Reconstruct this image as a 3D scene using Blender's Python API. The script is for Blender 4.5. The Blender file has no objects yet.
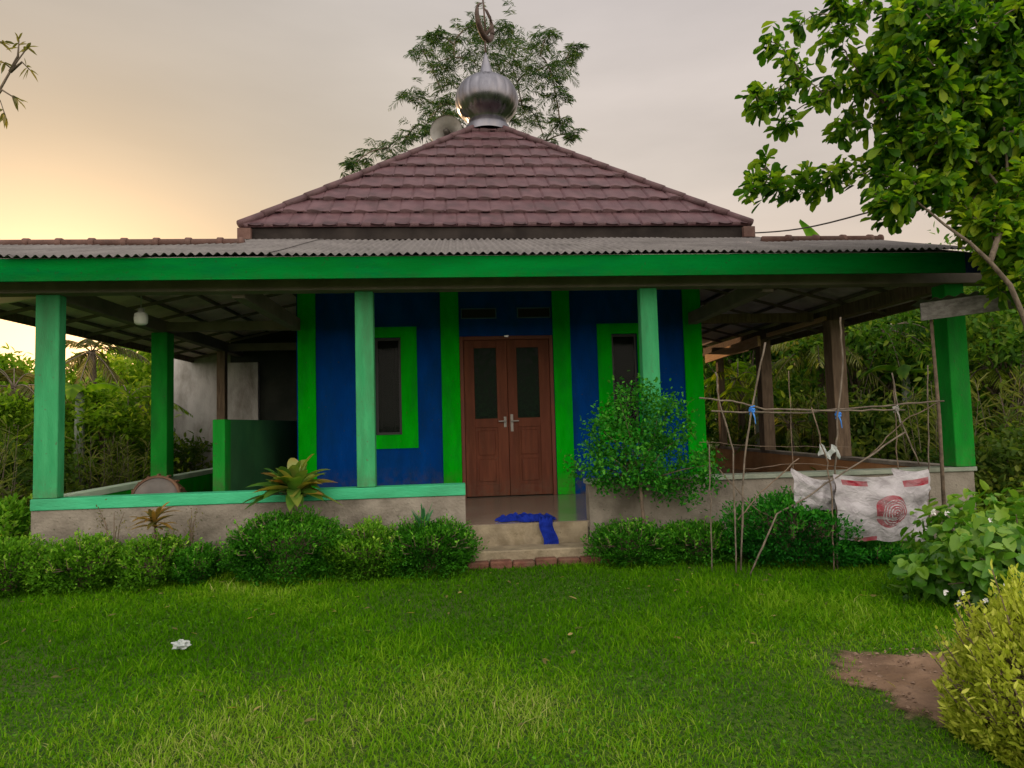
import bpy, math, random
import numpy as np
from mathutils import Vector, Matrix

random.seed(7)
RNG = np.random.default_rng(11)
col = bpy.context.scene.collection
scene = bpy.context.scene
PI = math.pi

# ------------------------------------------------------------------ camera
C0 = np.array([-0.6017, -6.3354, 0.9777]); YAW, PITCH, ROLL, FPX = 0.0804, 0.0596, 0.0277, 646.68
_f = np.array([math.sin(YAW)*math.cos(PITCH), math.cos(YAW)*math.cos(PITCH), math.sin(PITCH)])
_r = np.array([math.cos(YAW), -math.sin(YAW), 0.0]); _u = np.cross(_r, _f)
CR = math.cos(ROLL)*_r - math.sin(ROLL)*_u
CU = math.cos(ROLL)*_u + math.sin(ROLL)*_r
CF = _f
def at(px, py, y):
    """point of the vertical plane at depth y seen at this place of the photograph"""
    d = CF + CR*(px-512)/FPX - CU*(py-384)/FPX
    return C0 + d*(y-C0[1])/d[1]
def atz(px, py, z):
    d = CF + CR*(px-512)/FPX - CU*(py-384)/FPX
    return C0 + d*(z-C0[2])/d[2]

cam = bpy.data.cameras.new('camera'); co = bpy.data.objects.new('camera', cam); col.objects.link(co)
M3 = Matrix(((CR[0], CU[0], -CF[0]), (CR[1], CU[1], -CF[1]), (CR[2], CU[2], -CF[2])))
co.matrix_world = Matrix.Translation(Vector(C0)) @ M3.to_4x4()
cam.sensor_width = 36; cam.lens = FPX/1024*36; cam.clip_end = 2000; cam.clip_start = .05
scene.camera = co
GZ = -0.34      # lawn level; floor of the building is 0

# ------------------------------------------------------------------ materials
def new_mat(name):
    m = bpy.data.materials.new(name); m.use_nodes = True
    nt = m.node_tree
    return m, nt, nt.nodes, nt.links, nt.nodes['Principled BSDF']
def rgb(c): return (c[0], c[1], c[2], 1)
def mat(name, c1, c2=None, scale=6, rough=.7, bump=.15, bscale=None, metallic=0, spec=.3, grime=None, gscale=1.2, gamt=.5, stretch=(1,1,1), detail=8, splash=None):
    m, nt, N, L, P = new_mat(name)
    tc = N.new('ShaderNodeTexCoord'); mp = N.new('ShaderNodeMapping'); mp.inputs['Scale'].default_value = stretch
    L.new(tc.outputs['Object'], mp.inputs['Vector'])
    n = N.new('ShaderNodeTexNoise'); n.inputs['Scale'].default_value = scale; n.inputs['Detail'].default_value = detail
    L.new(mp.outputs[0], n.inputs['Vector'])
    r = N.new('ShaderNodeValToRGB'); r.color_ramp.elements[0].position = .35; r.color_ramp.elements[1].position = .65
    r.color_ramp.elements[0].color = rgb(c1); r.color_ramp.elements[1].color = rgb(c2 or c1)
    L.new(n.outputs['Fac'], r.inputs['Fac'])
    out = r.outputs['Color']
    if grime:
        g = N.new('ShaderNodeTexNoise'); g.inputs['Scale'].default_value = gscale; g.inputs['Detail'].default_value = 10; g.inputs['Roughness'].default_value = .65
        L.new(mp.outputs[0], g.inputs['Vector'])
        gr = N.new('ShaderNodeMapRange'); gr.inputs[1].default_value = .48; gr.inputs[2].default_value = .68; gr.inputs[4].default_value = gamt
        L.new(g.outputs['Fac'], gr.inputs[0])
        mx = N.new('ShaderNodeMix'); mx.data_type = 'RGBA'
        L.new(gr.outputs[0], mx.inputs[0]); L.new(out, mx.inputs[6]); mx.inputs[7].default_value = rgb(grime)
        out = mx.outputs[2]
    if splash:
        z0, z1, sc_, amt = splash
        sx = N.new('ShaderNodeSeparateXYZ'); L.new(tc.outputs['Object'], sx.inputs[0])
        mr = N.new('ShaderNodeMapRange'); mr.inputs[1].default_value = z0; mr.inputs[2].default_value = z1; mr.inputs[3].default_value = amt; mr.inputs[4].default_value = 0; L.new(sx.outputs[2], mr.inputs[0])
        sn = N.new('ShaderNodeTexNoise'); sn.inputs['Scale'].default_value = 9; sn.inputs['Detail'].default_value = 9; sn.inputs['Roughness'].default_value = .7; L.new(tc.outputs['Object'], sn.inputs['Vector'])
        sr = N.new('ShaderNodeMapRange'); sr.inputs[1].default_value = .40; sr.inputs[2].default_value = .60; L.new(sn.outputs['Fac'], sr.inputs[0])
        mm = N.new('ShaderNodeMath'); mm.operation = 'MULTIPLY'; L.new(mr.outputs[0], mm.inputs[0]); L.new(sr.outputs[0], mm.inputs[1])
        # scattered chips and scuffs all over
        cn_ = N.new('ShaderNodeTexNoise'); cn_.inputs['Scale'].default_value = 34; cn_.inputs['Detail'].default_value = 5; L.new(tc.outputs['Object'], cn_.inputs['Vector'])
        c2 = N.new('ShaderNodeMapRange'); c2.inputs[1].default_value = .66; c2.inputs[2].default_value = .70; c2.inputs[4].default_value = .55; L.new(cn_.outputs['Fac'], c2.inputs[0])
        ma = N.new('ShaderNodeMath'); ma.operation = 'MAXIMUM'; L.new(mm.outputs[0], ma.inputs[0]); L.new(c2.outputs[0], ma.inputs[1])
        ms_ = N.new('ShaderNodeMix'); ms_.data_type = 'RGBA'; L.new(ma.outputs[0], ms_.inputs[0]); L.new(out, ms_.inputs[6]); ms_.inputs[7].default_value = rgb(sc_)
        out = ms_.outputs[2]
    L.new(out, P.inputs['Base Color'])
    P.inputs['Metallic'].default_value = metallic; P.inputs['Specular IOR Level'].default_value = spec
    rr = N.new('ShaderNodeMapRange'); rr.inputs[3].default_value = max(.02, rough-.1); rr.inputs[4].default_value = min(1, rough+.12)
    L.new(n.outputs['Fac'], rr.inputs[0]); L.new(rr.outputs[0], P.inputs['Roughness'])
    if bump:
        b = N.new('ShaderNodeBump'); b.inputs['Strength'].default_value = bump; b.inputs['Distance'].default_value = .02
        n2 = N.new('ShaderNodeTexNoise'); n2.inputs['Scale'].default_value = bscale or scale*4; n2.inputs['Detail'].default_value = 6
        L.new(mp.outputs[0], n2.inputs['Vector']); L.new(n2.outputs['Fac'], b.inputs['Height']); L.new(b.outputs[0], P.inputs['Normal'])
    return m
def leafmat(name, cols, trans=.45, rough=.5, spec=.35, tcol=None):
    m, nt, N, L, P = new_mat(name)
    a = N.new('ShaderNodeAttribute'); a.attribute_name = 'tone'
    r = N.new('ShaderNodeValToRGB'); e = r.color_ramp.elements
    k = len(cols)
    e[0].position = 0; e[0].color = rgb(cols[0]); e[1].position = 1; e[1].color = rgb(cols[-1])
    for i in range(1, k-1):
        x = e.new(i/(k-1)); x.color = rgb(cols[i])
    L.new(a.outputs['Fac'], r.inputs['Fac'])
    L.new(r.outputs[0], P.inputs['Base Color']); P.inputs['Roughness'].default_value = rough; P.inputs['Specular IOR Level'].default_value = spec
    t = N.new('ShaderNodeBsdfTranslucent'); h = N.new('ShaderNodeMix'); h.data_type = 'RGBA'; h.blend_type = 'MULTIPLY'; h.inputs[0].default_value = 1
    L.new(r.outputs[0], h.inputs[6]); h.inputs[7].default_value = rgb(tcol or (1.5, 1.6, .6)); L.new(h.outputs[2], t.inputs[0])
    mx = N.new('ShaderNodeMixShader'); mx.inputs[0].default_value = trans
    L.new(P.outputs[0], mx.inputs[1]); L.new(t.outputs[0], mx.inputs[2])
    L.new(mx.outputs[0], N['Material Output'].inputs['Surface'])
    return m

M = {}
M['blue'] = mat('blue_wall_paint', (.0,.038,.20), (.0,.052,.27), 3, .85, .3, 30, grime=(.003,.035,.11), gscale=1.1, gamt=.8, spec=.05, stretch=(1.6,1.6,.6), splash=(-.05,.45,(.07,.06,.05),.8))
M['green'] = mat('green_pillar_paint', (.0,.33,.002), (.002,.42,.006), 4, .85, .25, 40, grime=(.008,.22,.02), gscale=1.8, gamt=.7, spec=.04, stretch=(2,2,.6), splash=(-.05,.40,(.08,.075,.04),.8))
M['teal'] = mat('green_post_paint', (.035,.27,.105), (.055,.34,.14), 5, .8, .3, 35, grime=(.05,.17,.075), gscale=1.5, gamt=.75, spec=.08, stretch=(2.5,2.5,.5), splash=(.30,.62,(.09,.10,.06),.7))
M['fascia'] = mat('green_fascia_paint', (.0,.125,.016), (.0,.165,.025), 2.5, .8, .2, 30, grime=(.0,.085,.03), gscale=1.2, gamt=.8, stretch=(.5,1,3), spec=.03, splash=(2.30,2.40,(.02,.06,.02),.5))
M['fascia_blue'] = mat('blue_fascia_paint', (.006,.02,.10), (.01,.03,.14), 3, .6, .2)
M['conc'] = mat('bare_concrete', (.19,.165,.135), (.27,.24,.20), 5, .9, .5, 40, grime=(.07,.06,.045), gscale=1.6, gamt=.8, splash=(-.40,.10,(.035,.045,.02),.9))
M['conc_lt'] = mat('old_plaster', (.34,.33,.31), (.46,.44,.42), 3, .9, .4, 25, grime=(.10,.085,.06), gscale=1.1, gamt=.8, stretch=(1.6,1,.7))
M['green_sh'] = mat('deep_green_post_paint', (.008,.20,.02), (.015,.26,.03), 4, .85, .25, 40, grime=(.02,.12,.03), gscale=1.8, gamt=.7, spec=.04, stretch=(2,2,.6), splash=(.30,.65,(.07,.08,.04),.7))
M['cap'] = mat('worn_mint_cap', (.20,.24,.19), (.27,.30,.24), 6, .8, .3, 30, grime=(.08,.08,.06), gscale=2, gamt=.7)
M['suntinted'] = mat('suntinted_plaster', (.36,.17,.07), (.46,.24,.11), 3, .85, .3, 30, grime=(.15,.09,.05), gamt=.5)  # orange sunlight on the right side wall put into this plaster colour
M['step'] = mat('cream_step_plaster', (.19,.155,.105), (.30,.25,.17), 6, .85, .4, 40, grime=(.12,.09,.05), gscale=4, gamt=.7, splash=(-.40,-.10,(.08,.07,.04),.8))
M['brick'] = mat('red_brick', (.10,.04,.028), (.17,.075,.05), 10, .9, .6, 40, grime=(.08,.06,.04), gscale=5, gamt=.7)
M['tile'] = mat('glazed_floor_tile', (.19,.155,.125), (.24,.20,.16), 2, .16, .02, 10, spec=.5)
M['roof'] = mat('plum_roof_tile', (.070,.028,.034), (.110,.055,.062), 5, .5, .3, 60, grime=(.045,.022,.024), gscale=3.2, gamt=.8, spec=.4)
M['ridge'] = mat('dark_ridge_tile', (.07,.038,.042), (.11,.06,.065), 6, .6, .3)
M['terra'] = mat('terracotta', (.09,.045,.036), (.15,.085,.07), 6, .8, .4, grime=(.10,.07,.06), gscale=4, gamt=.6)
M['asb'] = mat('weathered_fibre_cement', (.125,.115,.112), (.20,.187,.18), 5, .85, .3, 50, grime=(.07,.065,.06), gscale=2.5, gamt=.8)
M['under'] = mat('roof_sheet_underside_lit', (.78,.64,.54), (.88,.74,.64), 2, .9, .2, grime=(.30,.25,.21), gscale=1.3, gamt=.6)  # lighter left veranda put into this paler copy of the sheet
M['under_shaded'] = mat('roof_sheet_underside_shaded', (.48,.42,.42), (.58,.52,.52), 2, .9, .2, grime=(.09,.08,.08), gscale=1.3, gamt=.6)  # darker copy, shade of right veranda and porch put into the colour
M['board'] = mat('brown_eave_board', (.14,.112,.095), (.20,.16,.14), 4, .8, .2)
M['wood'] = mat('old_timber', (.11,.075,.05), (.19,.135,.09), 8, .85, .5, 60, stretch=(4,4,.6))
M['wood_sunlit'] = mat('sunlit_orange_timber', (.55,.32,.15), (.68,.44,.24), 8, .8, .3, 60, stretch=(4,.6,4))  # low sun on the right beams put into this bright orange
M['wood_g'] = mat('grey_weathered_board', (.17,.155,.15), (.28,.265,.26), 9, .9, .5, 60, stretch=(.5,4,4), grime=(.07,.065,.06), gscale=3, gamt=.8)
M['door'] = mat('brown_red_door_varnish', (.105,.032,.018), (.15,.048,.026), 5, .6, .15, 60, stretch=(4,4,.5), spec=.12, grime=(.075,.026,.012), gscale=2, gamt=.6, splash=(-.02,.30,(.10,.07,.05),.7))
M['doorframe'] = mat('dark_red_door_frame', (.12,.035,.02), (.16,.045,.025), 5, .6, .1)
M['metal'] = mat('brushed_steel', (.55,.54,.52), (.68,.67,.65), 8, .28, .05, 20, metallic=1)
M['domem'] = mat('aged_stainless_dome', (.12,.12,.14), (.23,.23,.26), 5, .30, .12, 9, metallic=1, grime=(.17,.15,.15), gscale=3, gamt=.6, stretch=(1,1,.35))
M['finial'] = mat('tarnished_metal', (.055,.035,.03), (.10,.065,.05), 12, .6, .3, metallic=.3)
M['dkmetal'] = mat('dark_iron', (.05,.045,.04), (.08,.07,.06), 10, .5, .2, metallic=.5)
M['horn'] = mat('grey_painted_horn', (.26,.25,.235), (.34,.33,.31), 6, .6, .1, grime=(.25,.2,.16), gamt=.5)
M['white'] = mat('white_plastic', (.62,.62,.60), (.72,.72,.70), 5, .4, .05)
M['bamboo'] = mat('dry_bamboo', (.085,.068,.052), (.19,.155,.12), 14, .7, .3, 50, grime=(.12,.09,.06), gscale=6, gamt=.6)
M['stick'] = mat('dark_dry_stick', (.10,.075,.055), (.19,.14,.10), 14, .85, .4, 50)
M['bark'] = mat('grey_brown_bark', (.085,.065,.048), (.17,.135,.10), 9, .95, .9, 30, stretch=(2,2,.5))
M['bark_lt'] = mat('pale_tan_bark', (.13,.085,.05), (.22,.15,.09), 9, .9, .7, 30, stretch=(2,2,.5))
M['bluerope'] = mat('blue_raffia', (.03,.16,.55), (.06,.26,.7), 20, .6, .2)
M['bluecloth'] = mat('royal_blue_cloth', (.004,.014,.16), (.008,.025,.26), 14, .85, .4, 80, spec=.1)
M['bag'] = mat('pale_plastic_bag', (.30,.34,.33), (.55,.58,.58), 8, .3, .2)
M['drumskin'] = mat('pale_drum_skin', (.09,.082,.075), (.18,.165,.15), 4, .6, .1, grime=(.16,.11,.08), gamt=.6)
M['drumwood'] = mat('drum_shell_wood', (.09,.045,.025), (.15,.08,.045), 6, .6, .3)
M['dirtm'] = mat('bare_brown_earth', (.14,.085,.05), (.24,.155,.10), 5, .95, .8, 18, grime=(.09,.055,.04), gscale=2.4, gamt=.7)
M['groundm'] = mat('lawn_soil', (.018,.055,.003), (.075,.14,.012), 42, .95, .9, 110, grime=(.07,.055,.03), gscale=.8, gamt=.5)
M['dark'] = mat('dark_interior', (.012,.012,.012), (.02,.02,.02), 3, .9, 0)  # interior shade put into a near-black base colour
M['curtain'] = mat('faded_curtain', (.12,.11,.09), (.18,.16,.14), 3, .9, 0)
M['winframe'] = mat('black_window_frame', (.012,.012,.014), (.02,.02,.022), 6, .4, 0)
M['green_partition_shaded'] = mat('shaded_green_partition', (.02,.10,.035), (.03,.13,.045), 3, .8, .2, grime=(.02,.05,.02), gamt=.5)  # shaded side of the partition put into a darker green

def glass(name, tint, fac):
    m, nt, N, L, P = new_mat(name)
    P.inputs['Base Color'].default_value = rgb(tint); P.inputs['Roughness'].default_value = .06; P.inputs['Specular IOR Level'].default_value = .6
    t = N.new('ShaderNodeBsdfTransparent'); t.inputs[0].default_value = (.6,.65,.62,1)
    mx = N.new('ShaderNodeMixShader'); mx.inputs[0].default_value = fac
    L.new(P.outputs[0], mx.inputs[1]); L.new(t.outputs[0], mx.inputs[2]); L.new(mx.outputs[0], N['Material Output'].inputs['Surface'])
    return m
M['glass'] = glass('window_glass', (.01,.015,.012), .55)
def doorglass():
    m, nt, N, L, P = new_mat('patterned_door_glass')
    tc = N.new('ShaderNodeTexCoord'); v = N.new('ShaderNodeTexVoronoi'); v.inputs['Scale'].default_value = 16; v.feature = 'DISTANCE_TO_EDGE'
    n = N.new('ShaderNodeTexNoise'); n.inputs['Scale'].default_value = 9; n.inputs['Detail'].default_value = 4
    ad = N.new('ShaderNodeMix'); ad.data_type = 'RGBA'; ad.inputs[0].default_value = .25
    L.new(tc.outputs['Object'], n.inputs['Vector']); L.new(tc.outputs['Object'], ad.inputs[6]); L.new(n.outputs['Color'], ad.inputs[7]); L.new(ad.outputs[2], v.inputs['Vector'])
    r = N.new('ShaderNodeValToRGB'); r.color_ramp.elements[0].color = (.010,.024,.012,1); r.color_ramp.elements[1].color = (.004,.010,.006,1); r.color_ramp.elements[1].position = .16  # dark green cell pattern in the base colour
    L.new(v.outputs['Distance'], r.inputs['Fac']); L.new(r.outputs[0], P.inputs['Base Color'])
    r2 = N.new('ShaderNodeMapRange'); r2.inputs[2].default_value = .2; r2.inputs[3].default_value = .45; r2.inputs[4].default_value = .12
    L.new(v.outputs['Distance'], r2.inputs[0]); L.new(r2.outputs[0], P.inputs['Roughness'])
    return m
M['doorglass'] = doorglass(); M['doorglass'].node_tree.nodes['Principled BSDF'].inputs['Specular IOR Level'].default_value = .03
M['glass'].node_tree.nodes['Principled BSDF'].inputs['Specular IOR Level'].default_value = .10

# leaves
M['grass'] = leafmat('grass_blades', [(.038,.135,.001), (.080,.232,.003), (.20,.35,.018), (.42,.41,.16)], .4, .9, .03, tcol=(1.3,1.5,.3))
M['hedge'] = leafmat('hedge_leaves', [(.010,.065,.003), (.045,.20,.010), (.17,.42,.03)], .35, .6, .12)
M['hedge_y'] = leafmat('light_hedge_leaves', [(.018,.08,.003), (.10,.27,.012), (.33,.52,.06)], .35, .6, .12)
M['yellow'] = leafmat('golden_leaves', [(.09,.16,.008), (.34,.40,.035), (.62,.64,.13)], .35, .6, .15)
M['broad'] = leafmat('broad_leaves', [(.02,.09,.006), (.075,.215,.014), (.26,.40,.05)], .35, .42, .4)
M['shrub'] = leafmat('fine_shrub_leaves', [(.008,.075,.008), (.025,.19,.014), (.10,.36,.03)], .35, .6, .12)
M['treeleaf'] = leafmat('tree_leaves', [(.012,.05,.004), (.05,.15,.008), (.16,.28,.015), (.32,.40,.03)], .5, .5, .2)
M['feather'] = leafmat('feathery_leaves', [(.018,.05,.022), (.05,.11,.035), (.15,.17,.03)], .35, .6, .2)
M['bgleaf'] = leafmat('backlit_leaves', [(.03,.09,.008), (.16,.29,.016), (.50,.56,.07)], .5, .6, .1)  # yellow backlight put into these brighter leaf colours
M['bgdark'] = leafmat('shaded_leaves', [(.010,.045,.006), (.065,.16,.018), (.32,.38,.06)], .45, .6, .1)  # shade put into these darker leaf colours
M['bgdry'] = leafmat('dry_leaves', [(.06,.07,.02), (.17,.15,.05), (.42,.32,.12)], .45, .6)
M['thicket'] = leafmat('thicket_leaves', [(.015,.05,.006), (.07,.13,.02), (.30,.32,.07)], .45, .6, .1)
M['cane'] = leafmat('cane_leaves', [(.06,.09,.02), (.15,.20,.04), (.33,.33,.11)], .45, .5)
M['croton'] = leafmat('variegated_leaves', [(.02,.07,.012), (.07,.17,.02), (.24,.27,.05), (.34,.08,.03)], .35, .35, .5)
M['croton_o'] = leafmat('orange_brown_leaves', [(.07,.08,.02), (.25,.14,.03), (.35,.20,.05)], .35, .4, .5)
M['agave'] = leafmat('blade_leaves', [(.03,.14,.05), (.06,.22,.07)], .25, .4)
M['flower'] = leafmat('white_petals', [(.7,.7,.68), (.8,.8,.78)], .2, .6, tcol=(1,1,1))

# ------------------------------------------------------------------ object helpers
OFF = {}
def setp(o, label=None, cat=None, group=None, kind=None):
    if label: o['label'] = label
    if cat: o['category'] = cat
    if group: o['group'] = group
    if kind: o['kind'] = kind
    return o
def thing(name, loc, label, cat, group=None):
    o = bpy.data.objects.new(name, None); col.objects.link(o); o.location = [float(v) for v in loc]; o.empty_display_size = .1
    OFF[o.name] = np.array(loc, float)
    return setp(o, label, cat, group)
def link(name, me, material, parent=None, smooth=False):
    o = bpy.data.objects.new(name, me); col.objects.link(o)
    if material is not None: me.materials.append(material)
    if parent is not None:
        o.parent = parent; OFF[o.name] = OFF[parent.name]
    else: OFF[o.name] = np.zeros(3)
    if smooth: me.polygons.foreach_set('use_smooth', np.ones(len(me.polygons), bool))
    return o
def copy_tree(o, parent=None, loc=None):
    c = o.copy(); col.objects.link(c)
    if parent is not None: c.parent = parent
    if loc is not None: c.location = [float(v) for v in loc]
    for ch in [x for x in o.children]: copy_tree(ch, c)
    return c

class MB:
    def __init__(s): s.v = []; s.f = []
    def box(s, x0, x1, y0, y1, z0, z1, bev=0):
        b = len(s.v)
        if bev:
            # box with chamfered vertical and horizontal edges: 24 verts
            vs = []
            import itertools
            for sx, sy, sz in itertools.product((0,1),(0,1),(0,1)):
                X = (x0,x1)[sx]; Y = (y0,y1)[sy]; Z = (z0,z1)[sz]
                dx = (bev,-bev)[sx]; dy = (bev,-bev)[sy]; dz = (bev,-bev)[sz]
                vs += [(X, Y+dy, Z+dz), (X+dx, Y, Z+dz), (X+dx, Y+dy, Z)]
            s.v += vs
            I = lambda sx, sy, sz, k: b + ((sx*2+sy)*2+sz)*3 + k
            for sx in (0,1): s.f.append([I(sx,0,0,0), I(sx,1,0,0), I(sx,1,1,0), I(sx,0,1,0)])
            for sy in (0,1): s.f.append([I(0,sy,0,1), I(1,sy,0,1), I(1,sy,1,1), I(0,sy,1,1)])
            for sz in (0,1): s.f.append([I(0,0,sz,2), I(1,0,sz,2), I(1,1,sz,2), I(0,1,sz,2)])
            for a in (0,1):
                for c in (0,1):
                    s.f.append([I(a,c,0,0), I(a,c,1,0), I(a,c,1,1), I(a,c,0,1)])
                    s.f.append([I(a,0,c,0), I(a,1,c,0), I(a,1,c,2), I(a,0,c,2)])
                    s.f.append([I(0,a,c,1), I(1,a,c,1), I(1,a,c,2), I(0,a,c,2)])
            for sx, sy, sz in itertools.product((0,1),(0,1),(0,1)):
                s.f.append([I(sx,sy,sz,0), I(sx,sy,sz,1), I(sx,sy,sz,2)])
            return s
        s.v += [(x0,y0,z0),(x1,y0,z0),(x1,y1,z0),(x0,y1,z0),(x0,y0,z1),(x1,y0,z1),(x1,y1,z1),(x0,y1,z1)]
        s.f += [[b+i for i in q] for q in ((0,3,2,1),(4,5,6,7),(0,1,5,4),(1,2,6,5),(2,3,7,6),(3,0,4,7))]
        return s
    def hexa(s, pts):   # 8 points ordered as box
        b = len(s.v); s.v += [tuple(p) for p in pts]
        s.f += [[b+i for i in q] for q in ((0,3,2,1),(4,5,6,7),(0,1,5,4),(1,2,6,5),(2,3,7,6),(3,0,4,7))]
        return s
    def beam(s, a, b_, w, h):   # rectangular bar from a to b
        a = Vector(a); b_ = Vector(b_); d = (b_-a).normalized()
        side = d.cross(Vector((0,0,1)))
        if side.length < .01: side = Vector((1,0,0))
        side.normalize(); up = side.cross(d).normalized()
        P = []
        for zz in (-h/2, h/2):
            for (e, ss) in ((a,-1),(b_,-1),(b_,1),(a,1)): P.append(e + side*ss*w/2 + up*zz)
        return s.hexa(P)
    def tube(s, pts, radii, n=8, cap=True):
        pts = [Vector([float(c) for c in p]) for p in pts]
        if not hasattr(radii, '__len__'): radii = [radii]*len(pts)
        ref = Vector((.13,.27,.95)).normalized(); rings = []
        for i, p in enumerate(pts):
            d = (pts[min(i+1, len(pts)-1)] - pts[max(i-1,0)])
            if d.length < 1e-9: d = Vector((0,0,1))
            d.normalize(); a = d.cross(ref)
            if a.length < .05: a = d.cross(Vector((1,0,0)))
            a.normalize(); b = d.cross(a)
            base = len(s.v)
            for k in range(n):
                t = 2*PI*k/n; q = p + (a*math.cos(t)+b*math.sin(t))*radii[i]; s.v.append(tuple(q))
            rings.append(base)
        for i in range(len(rings)-1):
            for k in range(n):
                s.f.append([rings[i]+k, rings[i]+(k+1)%n, rings[i+1]+(k+1)%n, rings[i+1]+k])
        if cap:
            s.f.append([rings[0]+k for k in range(n)][::-1]); s.f.append([rings[-1]+k for k in range(n)])
        return s
    def lathe(s, prof, center, n=32, axis=None, flute=0, nf=16):
        c = Vector(center); base = len(s.v)
        ax = Vector(axis).normalized() if axis is not None else Vector((0,0,1))
        a = ax.cross(Vector((0,1,0))); 
        if a.length < .05: a = ax.cross(Vector((1,0,0)))
        a.normalize(); b = ax.cross(a)
        for (r, h) in prof:
            for k in range(n):
                t = 2*PI*k/n; rr = r*(1 - flute*abs(math.cos(t*nf/2))**8)
                s.v.append(tuple(c + ax*h + (a*math.cos(t)+b*math.sin(t))*rr))
        for i in range(len(prof)-1):
            for k in range(n):
                s.f.append([base+i*n+k, base+i*n+(k+1)%n, base+(i+1)*n+(k+1)%n, base+(i+1)*n+k])
        return s
    def build(s, name, material, parent=None, smooth=False, label=None):
        off = OFF[parent.name] if parent is not None else np.zeros(3)
        me = bpy.data.meshes.new(name)
        me.from_pydata([tuple(float(v[i]-off[i]) for i in range(3)) for v in s.v], [], s.f); me.update()
        o = link(name, me, material, parent, smooth)
        if label: o['label'] = label
        return o

def np_mesh(name, verts, faces, material, parent=None, smooth=False, tone=None):
    """faces: int array (F, k) of equal-sided polygons"""
    off = OFF[parent.name] if parent is not None else np.zeros(3)
    me = bpy.data.meshes.new(name); verts = (verts-off).astype(np.float32)
    me.vertices.add(len(verts)); me.vertices.foreach_set('co', verts.ravel())
    F, k = faces.shape
    me.loops.add(F*k); me.loops.foreach_set('vertex_index', faces.astype(np.int32).ravel())
    me.polygons.add(F); me.polygons.foreach_set('loop_start', np.arange(0, F*k, k, dtype=np.int32))
    try: me.polygons.foreach_set('loop_total', np.full(F, k, dtype=np.int32))
    except Exception: pass
    if tone is not None:
        a = me.attributes.new('tone', 'FLOAT', 'POINT'); a.data.foreach_set('value', tone.astype(np.float32))
    me.update(calc_edges=True); 
    return link(name, me, material, parent, smooth)

def nrm(a): return a/np.maximum(np.linalg.norm(a, axis=-1, keepdims=True), 1e-9)
OVAL = np.array([(0,0,0),(.30,.45,.20),(.70,.40,.16),(1,0,0),(.70,-.40,.16),(.30,-.45,.20)])
OBOV = np.array([(0,0,0),(.35,.22,.12),(.68,.47,.22),(.90,.36,.16),(1,0,-.04),(.90,-.36,.16),(.68,-.47,.22),(.35,-.22,.12)])
HEART = np.array([(0,0,0),(-.08,.34,.12),(.22,.55,.2),(.65,.40,.10),(1,0,-.12),(.65,-.40,.10),(.22,-.55,.2),(-.08,-.34,.12)])
LONG = np.array([(0,0,0),(.25,.5,.12),(.65,.5,.02),(1,0,-.14),(.65,-.5,.02),(.25,-.5,.12)])
def leaves(name, pos, dirs, length, width, tone, material, parent=None, shape=OVAL, up=None, droop=0):
    N = len(pos); d = nrm(dirs)
    if up is None: up = np.tile([0,0,1.], (N,1)) + RNG.normal(0,.45,(N,3))
    s = nrm(np.cross(d, up)); n = np.cross(s, d)
    L = np.broadcast_to(np.asarray(length, float), (N,)); W = np.broadcast_to(np.asarray(width, float), (N,))
    T = shape
    V = (pos[:,None,:] + d[:,None,:]*(T[None,:,0,None]*L[:,None,None]) + s[:,None,:]*(T[None,:,1,None]*W[:,None,None])
         + n[:,None,:]*(T[None,:,2,None]*W[:,None,None]))
    if droop: V[:,:,2] -= droop*(T[None,:,0]**2)*L[:,None]
    nT = len(T); hT = nT//2; b = np.arange(N)[:,None]*nT
    F = np.concatenate([b+np.array([[0]+list(range(hT,0,-1))]), b+np.array([[0]+list(range(nT-1,hT-1,-1))])], 0)
    return np_mesh(name, V.reshape(-1,3), F, material, parent, tone=np.repeat(np.clip(tone,0,1), nT))
def sph(n):
    return nrm(RNG.normal(0,1,(n,3)))
def lump(d, seed, amp=.22, k=3.0):
    r = np.random.default_rng(seed); v = np.zeros(len(d))
    for i in range(7):
        a = nrm(r.normal(0,1,3)); ph = r.uniform(0,6.28); f = k*r.uniform(.6,2.2)
        v += np.sin(d@a*f+ph)/7*1.9
    return 1+amp*v

# ------------------------------------------------------------------ world & sun
SUN_AZ = (-.51, .86)   # towards the sun, in plan
SUN_EL = math.radians(6)
w = bpy.data.worlds.new('World'); scene.world = w; w.use_nodes = True
N = w.node_tree.nodes; L = w.node_tree.links; N.clear()
out = N.new('ShaderNodeOutputWorld'); add = N.new('ShaderNodeAddShader'); L.new(add.outputs[0], out.inputs[0])
sky = N.new('ShaderNodeTexSky'); sky.sky_type = 'NISHITA'; sky.sun_disc = False; sky.sun_elevation = SUN_EL; sky.sun_rotation = math.atan2(SUN_AZ[0], SUN_AZ[1])
sky.dust_density = 3; sky.air_density = 1.5
b1 = N.new('ShaderNodeBackground'); b1.inputs[1].default_value = .05; hs = N.new('ShaderNodeHueSaturation'); hs.inputs['Saturation'].default_value = .78; L.new(sky.outputs[0], hs.inputs['Color']); L.new(hs.outputs[0], b1.inputs[0])
b2 = N.new('ShaderNodeBackground'); b2.inputs[1].default_value = 1.0
L.new(b1.outputs[0], add.inputs[0]); L.new(b2.outputs[0], add.inputs[1])
tc = N.new('ShaderNodeTexCoord'); sep = N.new('ShaderNodeSeparateXYZ'); L.new(tc.outputs['Generated'], sep.inputs[0])
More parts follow.
